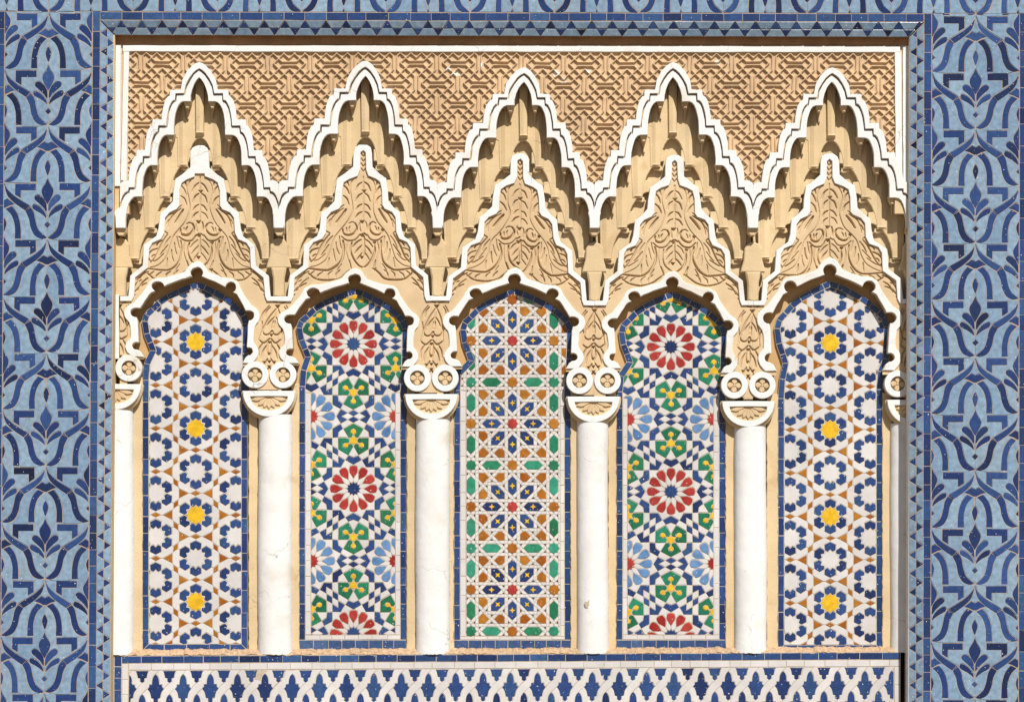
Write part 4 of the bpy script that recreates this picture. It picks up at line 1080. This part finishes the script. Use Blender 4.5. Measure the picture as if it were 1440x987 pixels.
def rosette_mosaic(i, label, XL, XR, xl, xr, cx, y0, yb):
    t = thing('mosaic_panel', label, 'mosaic', PM.world(cx, yb, ZM), 'mosaic panels between the columns')
    yw = yb - 16.3; mosaic_base(t, ccw(contour(i, XL, XR, yb))); outer = ccw(contour(i, XL, XR, yw)); inner = [(x, yw if y > yw - 10 else y) for x, y in inset(outer, 8.6)]
    for p_, n_, m_, r_ in strip_shapes(XL, XR, yw + .4, yb, 19, 'x', 'bottom_tile', 'slate'): tiles(t, PM, [(p_, n_, m_, 0)], [], ccw(p_), None, ZM)
    cut_border(t, outer, inner, 25, 'blue', 'border_tile')
    A = 117.0; sh, jo = [], []
    sx_ = (xr - xl) / 117.5
    def put(p, ang, m, o, name, mat, r=0):
        q = [(x, -y) for x, y in p] if m else p
        q = rot(q, ang); q = [(o[0] + x * sx_, o[1] - y) for x, y in q]
        sh.append((ccw(q), name, mat, r))
    def putj(a, b, ang, m, o):
        q = [a, b]
        if m: q = [(x, -y) for x, y in q]
        q = [(o[0] + x * sx_, o[1] - y) for x, y in rot(q, ang)]; jo.append((q[0], q[1]))
    pol = lambda r, d: (r * math.cos(math.radians(d)), r * math.sin(math.radians(d)))
    for row in range(-4, 4):
        for c in (-2, -1, 0, 1, 2):
            o = (cx + (c * A + (row % 2) * A / 2) * sx_, y0 + row * 101.6)
            if o[1] < 330 or o[1] > yb + 60 or abs(o[0] - cx) > 190: continue
            red = row % 2 == 0
            put(star(12, 10.4, 8.0), 0, False, o, 'star_tile', 'blue' if red else 'red')
            for k in range(12):
                ang = math.radians(30 * k)
                pet = [(14, 0), (23.2, -5.7), (27, -6.1), (31.2, -5.3), (32.6, -2.6), (32.9, 0), (32.6, 2.6), (31.2, 5.3), (27, 6.1), (23.2, 5.7)]
                put(pet, ang, False, o, 'petal_tile', 'red' if red else 'sky')
                putj((9.5, 0), (15, 0), ang, False, o); putj((32.5, 0), (35.5, 0), ang, False, o); putj((22, 5.72), (24.5, 6.8), ang, False, o)
                putj(pol(23.2, 13.8), pol(23.2, 16.2), ang, False, o)
            K = (40.7, 10.3)
            for k in range(6):
                ang = math.radians(60 * k)
                put([(34.6, 0), (K[0], -K[1]), (50.4, -4.67), (42.3, 0), (50.4, 4.67), K], ang, False, o, 'notched_tile', 'blue')
                # white rhomb inner
                put([(42.3, 0), (50.4, -4.67), (58.5, 0), (50.4, 4.67)], ang, False, o, 'white_tile', 'white_tile')
                if k < 3:
                    for m in (False, True): put([(58.5, 0), (50.4, 4.67), (58.5, 9.34), (66.6, 4.67)], ang, m, o, 'rhombus_tile', 'blue')
                # chevron toward the centroid
                cr = pol(33.7, 30); cn = pol(43.9, 30); c2 = (44.0, 17.3)
                mirr = lambda q: (pol(math.hypot(*q), 60 - math.degrees(math.atan2(q[1], q[0]))))
                put([cr, K, c2, cn, mirr(c2), mirr(K)], ang, False, o, 'chevron_tile', 'blue')
                for m in (False, True):
                    put([K, (50.4, 4.67), (58.5, 9.34), c2], ang, m, o, 'white_bar_tile', 'white_tile')
                tip = pol(59.3, 30)
                put([cn, c2, tip, mirr(c2)], ang, False, o, 'white_tile', 'white_tile')
            # green pentagons on the two centroids that belong to this point
            for k in range(6):
                ang = math.radians(60 * k); cen = (58.5, 33.77)
                if k > 1: continue
                put([(cen[0] + x, cen[1] + y) for x, y in star(6, 7.9, 4.9, math.radians(30))], ang, False, o, 'star_tile', 'yellow', 0)
                for q in range(3):
                    pent = [(58.5, 9.34), (44.0, 17.3), pol(59.3, 30), (58.5 - 4.07, 33.77 - 2.35), (58.5, 33.77 - 7.6), (58.5 + 4.07, 33.77 - 2.35), (117 - pol(59.3, 30)[0], pol(59.3, 30)[1]), (73.0, 17.3)]
                    key = [(58.5 - 1.0, 33.77 - 7.0), (58.5 - 1.3, 33.77 - 9.2), (58.5 - 3.6, 33.77 - 11.5), (58.5 - 3.0, 33.77 - 15), (58.5, 33.77 - 16.8), (58.5 + 3.0, 33.77 - 15), (58.5 + 3.6, 33.77 - 11.5), (58.5 + 1.3, 33.77 - 9.2), (58.5 + 1.0, 33.77 - 7.0)]
                    put(rot([(x - 58.5, y - 33.77) for x, y in pent], math.radians(120 * q), (58.5, 33.77)), ang, False, o, 'pentagon_tile', 'green')
                    put(rot([(x - 58.5, y - 33.77) for x, y in key], math.radians(120 * q), (58.5, 33.77)), ang, False, o, 'bud_tile', 'yellow', .5)
    # white edging beside the straight part and below
    ys = RL[i][1] + 26
    clipb = []
    for a, b in ((min(q[0] for q in inner if q[1] > 800), xl), (xr, max(q[0] for q in inner if q[1] > 800))):
        for p_, n_, m_, r_ in strip_shapes(a, b, ys, yw - 7, 27, 'y', 'white_edge_tile', 'white_tile'): tiles(t, PM, [(p_, n_, m_, 0)], [], ccw(p_), None, ZM); clipb.append(p_)
    a, b = min(q[0] for q in inner if q[1] > 800), max(q[0] for q in inner if q[1] > 800)
    for p_, n_, m_, r_ in strip_shapes(a, b, yw - 6.5, yw, 20, 'x', 'white_edge_tile', 'white_tile'): tiles(t, PM, [(p_, n_, m_, 0)], [], ccw(p_), None, ZM)
    # field outline: straight part inside the white edging, wider above
    up = [q for q in inner if q[1] < ys - 4]
    k0 = min(range(len(inner)), key=lambda q: -inner[q][1] if inner[q][0] > cx else 1e9)
    top = sorted_outline(inner, ys - 1)
    field = ccw(top[0] + [(xr, ys - .5), (xr, yw - 7), (xl, yw - 7), (xl, ys - .5)] if top[1] else top[0])
    tiles(t, PM, sh, jo, field, ('white_tile', 'white_tile'), ZM)
    return t
def sorted_outline(poly, y):
    """the run of an outline above row y, going from its left crossing over the top to its right crossing"""
    n = len(poly); st = next(k for k in range(n) if poly[k - 1][1] >= y and poly[k][1] < y)
    run = []; k = st
    a, b = poly[st - 1], poly[st]; f = (y - a[1]) / (b[1] - a[1]); run.append((a[0] + (b[0] - a[0]) * f, y))
    while poly[k % n][1] < y: run.append(poly[k % n]); k += 1
    a, b = poly[(k - 1) % n], poly[k % n]; f = (y - a[1]) / (b[1] - a[1]); run.append((a[0] + (b[0] - a[0]) * f, y))
    if run[0][0] > run[-1][0]: run.reverse()
    return run, True
rosette_mosaic(1, 'mosaic of red and sky blue rosettes with green pentagons, second panel from the left', 420.7, 571.5, 437, 556, 497, 687, 915.5)
rosette_mosaic(3, 'mosaic of red and sky blue rosettes with green pentagons, second panel from the right', 867, 1020, 882, 1003.5, 943.5, 691, 915.5)

def strap_mosaic(i, label, XL, XR, xl, xr, cx, y0, yb):
    t = thing('mosaic_panel', label, 'mosaic', PM.world(cx, yb, ZM), 'mosaic panels between the columns')
    yw = yb - 16.3; mosaic_base(t, ccw(contour(i, XL, XR, yb))); outer = ccw(contour(i, XL, XR, yw)); inner = [(x, yw if y > yw - 10 else y) for x, y in inset(outer, 8.6)]
    for p_, n_, m_, r_ in strip_shapes(XL, XR, yw + .4, yb, 19, 'x', 'bottom_tile', 'slate'): tiles(t, PM, [(p_, n_, m_, 0)], [], ccw(p_), None, ZM)
    cut_border(t, outer, inner, 25, 'blue', 'border_tile')
    P = 58.3; d = 8.5; dd = d * math.sqrt(2); h = 2.15; e = 32.4
    straps = []    # centre lines
    X0, X1, Y0, Y1 = -130, 130, -340, 240
    for k in range(-3, 4):
        for s_ in (-d, d): straps.append(((k * P + s_, Y0), (k * P + s_, Y1)))
    for k in range(-6, 5):
        for s_ in (-d, d): straps.append(((X0, k * P + s_), (X1, k * P + s_)))
    for fam in (1, -1):
        for k in range(-8, 9):
            for s_ in (-dd, dd):
                c = k * P + s_                     # y = fam*(c - x)... x + fam*y = c
                if k % 2 == 0: straps.append(((X0, fam * (c - X0)), (X1, fam * (c - X1)))); continue
                # lines through the side stars: skip the part that crosses a red star's diagonal block
                x = X0; pts = []
                # break where both |x - rx| < e and |y - ry| < e of a red star
                cuts = []
                for ri in range(-2, 3):
                    for rj in range(-4, 4):
                        rx, ry = 2 * P * ri, 2 * P * rj
                        lo, hi = rx - e, rx + e
                        # y in [ry-e, ry+e] -> x range
                        xa, xb = sorted((c - fam * (ry - e), c - fam * (ry + e)))
                        a, b = max(lo, xa), min(hi, xb)
                        if b - a > 1: cuts.append((a, b))
                cuts.sort(); cur = X0
                for a, b in cuts:
                    if a > cur: straps.append(((cur, fam * (c - cur)), (a, fam * (c - a))))
                    cur = max(cur, b)
                if cur < X1: straps.append(((cur, fam * (c - cur)), (X1, fam * (c - X1))))
    for ri in range(-2, 3):
        for rj in range(-4, 4):
            rx, ry = 2 * P * ri, 2 * P * rj; u0 = (P - dd) - e; u1 = (P + dd) - e
            for a in (1, -1):
                for b in (1, -1):
                    straps.append(((rx + a * e, ry + b * (u0 - 1)), (rx + a * e, ry + b * u1))); straps.append(((rx + a * (u0 - 1), ry + b * e), (rx + a * u1, ry + b * e)))
    sh, jo = [], []
    x_lo, x_hi, y_lo, y_hi = -95, 95, y0 * 0 + (370 - y0), (yb - y0) + 5
    for (a, b) in straps:
        L = math.hypot(b[0] - a[0], b[1] - a[1]); ux, uy = (b[0] - a[0]) / L, (b[1] - a[1]) / L
        # clip to the panel box
        t0, t1 = 0, L
        for (o_, u_, lo, hi) in ((a[0], ux, x_lo, x_hi), (a[1], uy, y_lo, y_hi)):
            if abs(u_) < 1e-9:
                if o_ < lo or o_ > hi: t1 = -1
                continue
            q0, q1 = sorted(((lo - o_) / u_, (hi - o_) / u_)); t0, t1 = max(t0, q0), min(t1, q1)
        if t1 - t0 < 1: continue
        A = (a[0] + ux * t0, a[1] + uy * t0); B = (a[0] + ux * t1, a[1] + uy * t1)
        q = [(A[0] - uy * h, A[1] + ux * h), (A[0] + uy * h, A[1] - ux * h), (B[0] + uy * h, B[1] - ux * h), (B[0] - uy * h, B[1] + ux * h)]
        sh.append((ccw([(cx + x, y0 + y) for x, y in q]), 'strap_tile', 'white_tile', 0))
    for gi in range(-2, 3):
        for gj in range(-7, 6):
            x, y = cx + gi * P, y0 + gj * P
            if abs(gi * P) > 100 or y < 380 or y > yb + 20: continue
            red = gi % 2 == 0 and gj % 2 == 0; grn = gi % 2 and gj % 2
            m = 'red' if red else 'teal' if grn else 'ochre'
            sh.append((shift(circle(0, 0, 9.8, n=16), x, y), 'star_tile', m, 0, ))
            # long hexagons to the right and below
            for (ax, ay) in ((1, 0), (0, 1)):
                hx, hy = x + ax * P / 2, y + ay * P / 2
                other = (gi + ax, gj + ay); nearred = red or (other[0] % 2 == 0 and other[1] % 2 == 0)
                q = [(-15, -6), (15, -6), (15, 6), (-15, 6)] if ax else [(-6, -15), (6, -15), (6, 15), (-6, 15)]
                sh.append((shift(q, hx, hy), 'hexagon_tile', 'blue' if nearred else 'teal', 0))
                if nearred: sh.append((shift(star(4, 5.2, 2.0), hx, hy), 'small_star_tile', 'yellow', .5))
            for sx in (-1, 1):
                for sy in (-1, 1):
                    if red:
                        hx, hy = x + sx * 20.6, y + sy * 20.6
                        sh.append((ccw(shift(circle(0, 0, 9.5, n=14), hx, hy)), 'hexagon_tile', 'blue', 0))
                        sh.append((shift(star(4, 5.2, 2.0, math.radians(45)), hx, hy), 'small_star_tile', 'yellow', .5))
                    else:
                        hx, hy = x + sx * 16.8, y + sy * 16.8
                        sh.append((ccw(shift(circle(0, 0, 5.5, n=10), hx, hy)), 'pentagon_tile', 'ochre', 0))
    # colours are looked up by point; only the strap outlines cut the plane
    strap = [s_ for s_ in sh if s_[1] == 'strap_tile']; look = [s_ for s_ in sh if s_[1] not in ('strap_tile', 'small_star_tile')]; tiny = [s_ for s_ in sh if s_[1] == 'small_star_tile']
    ys = RL[i][1] + 18
    for a, b in ((min(q[0] for q in inner if q[1] > 800), xl), (xr, max(q[0] for q in inner if q[1] > 800))):
        for p_, n_, m_, r_ in strip_shapes(a, b, ys, yw - 4.5, 24, 'y', 'white_edge_tile', 'white_tile'): tiles(t, PM, [(p_, n_, m_, 0)], [], ccw(p_), None, ZM)
    a, b = min(q[0] for q in inner if q[1] > 800), max(q[0] for q in inner if q[1] > 800)
    for p_, n_, m_, r_ in strip_shapes(a, b, yw - 4.3, yw, 20, 'x', 'white_edge_tile', 'white_tile'): tiles(t, PM, [(p_, n_, m_, 0)], [], ccw(p_), None, ZM)
    top = sorted_outline(inner, ys - 1)
    field = ccw(top[0] + [(xr, ys - .5), (xr, yw - 4.6), (xl, yw - 4.6), (xl, ys - .5)])
    strap_tiles(t, strap, look, field)
    for s_ in look:
        if s_[1] == 'star_tile':
            q = s_[0]; sx_, sy_ = sum(a[0] for a in q) / len(q), sum(a[1] for a in q) / len(q); q = shift(star(8, 8.5, 6.5), sx_, sy_)
            q = [(min(max(x, xl + .2), xr - .2), y) for x, y in q]
            q = [(x, min(y, yw - 4.9)) for x, y in q]
            if pip(field, sx_, sy_): tiles(t, PM, [(q, 'star_tile', s_[2], 0)], [], ccw(q), None, ZM + .4, gap=.25, thick=1.9)
    for s_ in tiny:
        if all(pip(field, *q) for q in s_[0]): tiles(t, PM, [(s_[0], s_[1], s_[2], 0)], [], s_[0], None, ZM + .55, gap=.2, thick=2.0)
def strap_tiles(t, strap, look, field):
    """strapwork: fields cut from the arrangement, white straps as their own pieces"""
    segs = edges(field)
    for s_ in strap: segs += edges(s_[0])
    fields, bars = {}, []
    for f in arrange(segs):
        x, y = rep_point(f)
        if not pip(field, x, y): continue
        if any(pip(s_[0], x, y) for s_ in strap): bars.append(f); continue
        xc = sum(q[0] for q in f) / len(f); yc = sum(q[1] for q in f) / len(f); ar = area2(f)
        kind = None
        if ar < 16: kind = ('small_triangle_tile', 'black')
        elif any(l[1] == 'star_tile' and pip(l[0], xc, yc) for l in look): continue
        else:
            best = None
            for l in look:
                q = l[0]; lx = sum(a[0] for a in q) / len(q); ly = sum(a[1] for a in q) / len(q)
                dd = math.hypot(lx - xc, ly - yc)
                if dd < 8 and (best is None or dd < best[0]): best = (dd, l)
            kind = (best[1][1], best[1][2]) if best else ('pentagon_tile', 'ochre')
        fields.setdefault(kind, []).append(f)
    for kind, fs in list(fields.items()) + [(('strap_tile', 'white_tile'), bars)]:
        for f in fs[:0]: pass
        _emit(t, kind, fs)
def _emit(t, kind, fs, limit=300):
    fs = sorted(fs, key=lambda f: -area2(f)); mat = M[kind[1]]; V, F = [], []; ref = None
    gap = .3 if kind[0] == 'strap_tile' else .4 
    for n, f in enumerate(fs):
        f = tidy(f, gap + .28)
        if f is None: continue
        g = inset(f, gap)
        if area2(g) < .4 or area2(g) > area2(f): continue
        xc = sum(q[0] for q in f) / len(f); yc = sum(q[1] for q in f) / len(f)
        if n < limit:
            key = (kind, PM.k) + tuple((round(a - xc, 1), round(b - yc, 1)) for a, b in g); me = _mc.get(key)
            if me is None:
                loc = [PM.local(a, b, xc, yc) for a, b in g]; loc.reverse(); v, fc = [], []; prism_data(loc, -1.4, 0, .25, v, fc)
                me = bpy.data.meshes.new(kind[0]); me.from_pydata(v, [], fc); me.materials.append(mat); me.update(); _mc[key] = me
            J = Matrix.Rotation(random.gauss(0, .01), 3, 'X') @ Matrix.Rotation(random.gauss(0, .01), 3, 'Y') @ Matrix.Rotation(random.gauss(0, .008), 3, 'Z')
            link(kind[0], me, t, PM.world(xc, yc, ZM + random.gauss(0, .1)), PM.R @ J)
        else:
            if ref is None: ref = (xc, yc)
            loc = [PM.local(a, b, *ref) for a, b in g]; loc.reverse(); prism_data(loc, -1.4, random.gauss(0, .1), 0, V, F)
    if V:
        me = bpy.data.meshes.new('small_' + kind[0]); me.from_pydata(V, [], F); me.materials.append(mat); me.update()
        o = link('small_' + kind[0], me, t, PM.world(*ref, ZM), PM.R); o['kind'] = 'stuff'
strap_mosaic(2, 'mosaic of octagonal white strapwork with ochre, green and red stars, middle panel', 638.5, 802.5, 655, 787.5, 720.5, 712.3, 915.5)

# ================================================================= DADO AND LEDGE
def dado():
    ZD = -43.0; pl = Plane(ZD)
    t = thing('tiled_dado', 'dado of white interlaced bands on blue tiles below the columns', 'tile panel', pl.world(715, 1060, ZD))
    sl = lambda x: -5.5 * (x - 160) / 1106.0
    f = lambda p: [(x, y + sl(x)) for x, y in p]
    XA, XB, yb = 160.5, 1266, 1060
    prism('mortar_bed', f([(XA - 1, 921.5), (XB + .5, 921.5), (XB + .5, yb), (XA - 1, yb)]), pl, -60, ZD - .5, M['grout_pale'], t, bev=0)
    def strip(a, b, y0, y1, step, al, n, m):
        for p_, n_, m_, r_ in strip_shapes(a, b, y0, y1, step, al, n, m): q = f(p_); tiles(t, pl, [(q, n_, m_, 0)], [], ccw(q), None, ZD)
    strip(171.3, XB, 922.3, 932.3, 28, 'x', 'blue_edge_tile', 'strip'); strip(XA, 170.8, 922.3, yb, 17, 'y', 'blue_edge_tile', 'strip')
    strip(181, XB, 933, 942.2, 28.5, 'x', 'white_edge_tile', 'white_tile'); strip(171.3, 180.4, 933, yb, 22, 'y', 'white_edge_tile', 'white_tile')
    strip(1257.5, XB, 942.6, yb, 29, 'y', 'white_edge_tile', 'white_tile')
    sh, jo = [], []; px = 38.35; x0 = 219.0; y0 = 942.6; hp = 28.2
    half = smooth([(0, 5), (2.6, 8), (4.2, 12.5), (4.8, 19.5)], 3) + [(8.2, 20), (8.4, 23.2), (10.6, 26)] + smooth([(10.6, 26), (7.4, 31), (5.8, 38.8)], 3)[1:] + [(2.9, 39.6), (2.9, 44), (0, 46)]
    half = [(x * 1.1, y) for x, y in half]
    pc = half + [(-x, y) for x, y in half[::-1]][1:-1]
    for r_ in range(-1, 7):
        for c in range(-3, 32):
            X = x0 + c * px + (px / 2 if r_ % 2 else 0); Y = y0 + r_ * hp
            sh.append((ccw(shift(pc, X, Y)), 'blue_lozenge_tile', 'blue', 0))
            cxx, cyy = X + px / 2, Y + 26
            jo += edges(smooth([(X + 11.5, Y + 26), (X + 14, Y + 22.6), (cxx, Y + 17.2)], 3), False)
            jo += edges(smooth([(cxx, Y + hp + 5), (cxx + 4.5, Y + 28.6), (X + px - 11.5, Y + 26)], 3), False)
            jo.append(((X + 8, Y + 23), (X + 4.7, Y + 19.5)))
            jo.append(((X + 2.5, Y + 44.2), (X + 7, Y + 50)))
    clip = [(180.9, 942.7), (1257, 942.7), (1257, yb), (180.9, yb)]
    sh = [(f(p), n, m, r) for p, n, m, r in sh]; jo = [tuple(f(j)) for j in jo]
    tiles(t, pl, sh, jo, f(clip), ('white_band_tile', 'white_tile'), ZD, gap=.3)
dado()
def ledge():
    pl = Plane(-44); t = thing('mortar_ledge', 'rough crumbling mortar ledge under the column feet, on top of the dado', 'ledge', pl.world(714, 922, -44))
    xs = np.arange(158, 1268, .9); ys = np.arange(913.6, 922.6, .6); X, Y = np.meshgrid(xs, ys)
    n = RNG.normal(0, 1, X.shape); k = np.ones(3) / 3
    n = np.apply_along_axis(lambda a: np.convolve(a, k, 'same'), 1, n); n = np.apply_along_axis(lambda a: np.convolve(a, k, 'same'), 0, n)
    T = (Y - 913.6) / 9
    Z = -60 + 16.5 * np.clip(T * 1.25, 0, 1) ** .8 + n * 1.5 * np.sin(np.pi * np.clip(T, 0, 1)) + .8 * np.sin(X * .05)
    Z[-1] = -48
    Yw = Y - 4.2 * (X - 160) / 1106 + np.repeat(np.convolve(RNG.normal(0, 1.6, X.shape[1]), np.ones(7) / 7, 'same')[None], X.shape[0], 0)
    heightfield('ledge_mortar', X, Yw, Z, np.ones((X.shape[0] - 1, X.shape[1] - 1), bool), pl, M['mortar'], t, -44)
ledge()
print('objects', len(bpy.data.objects), 'meshes', len(bpy.data.meshes), 'tris', sum(len(o.data.loops) - 2 * len(o.data.polygons) for o in bpy.data.objects if o.type == 'MESH'))
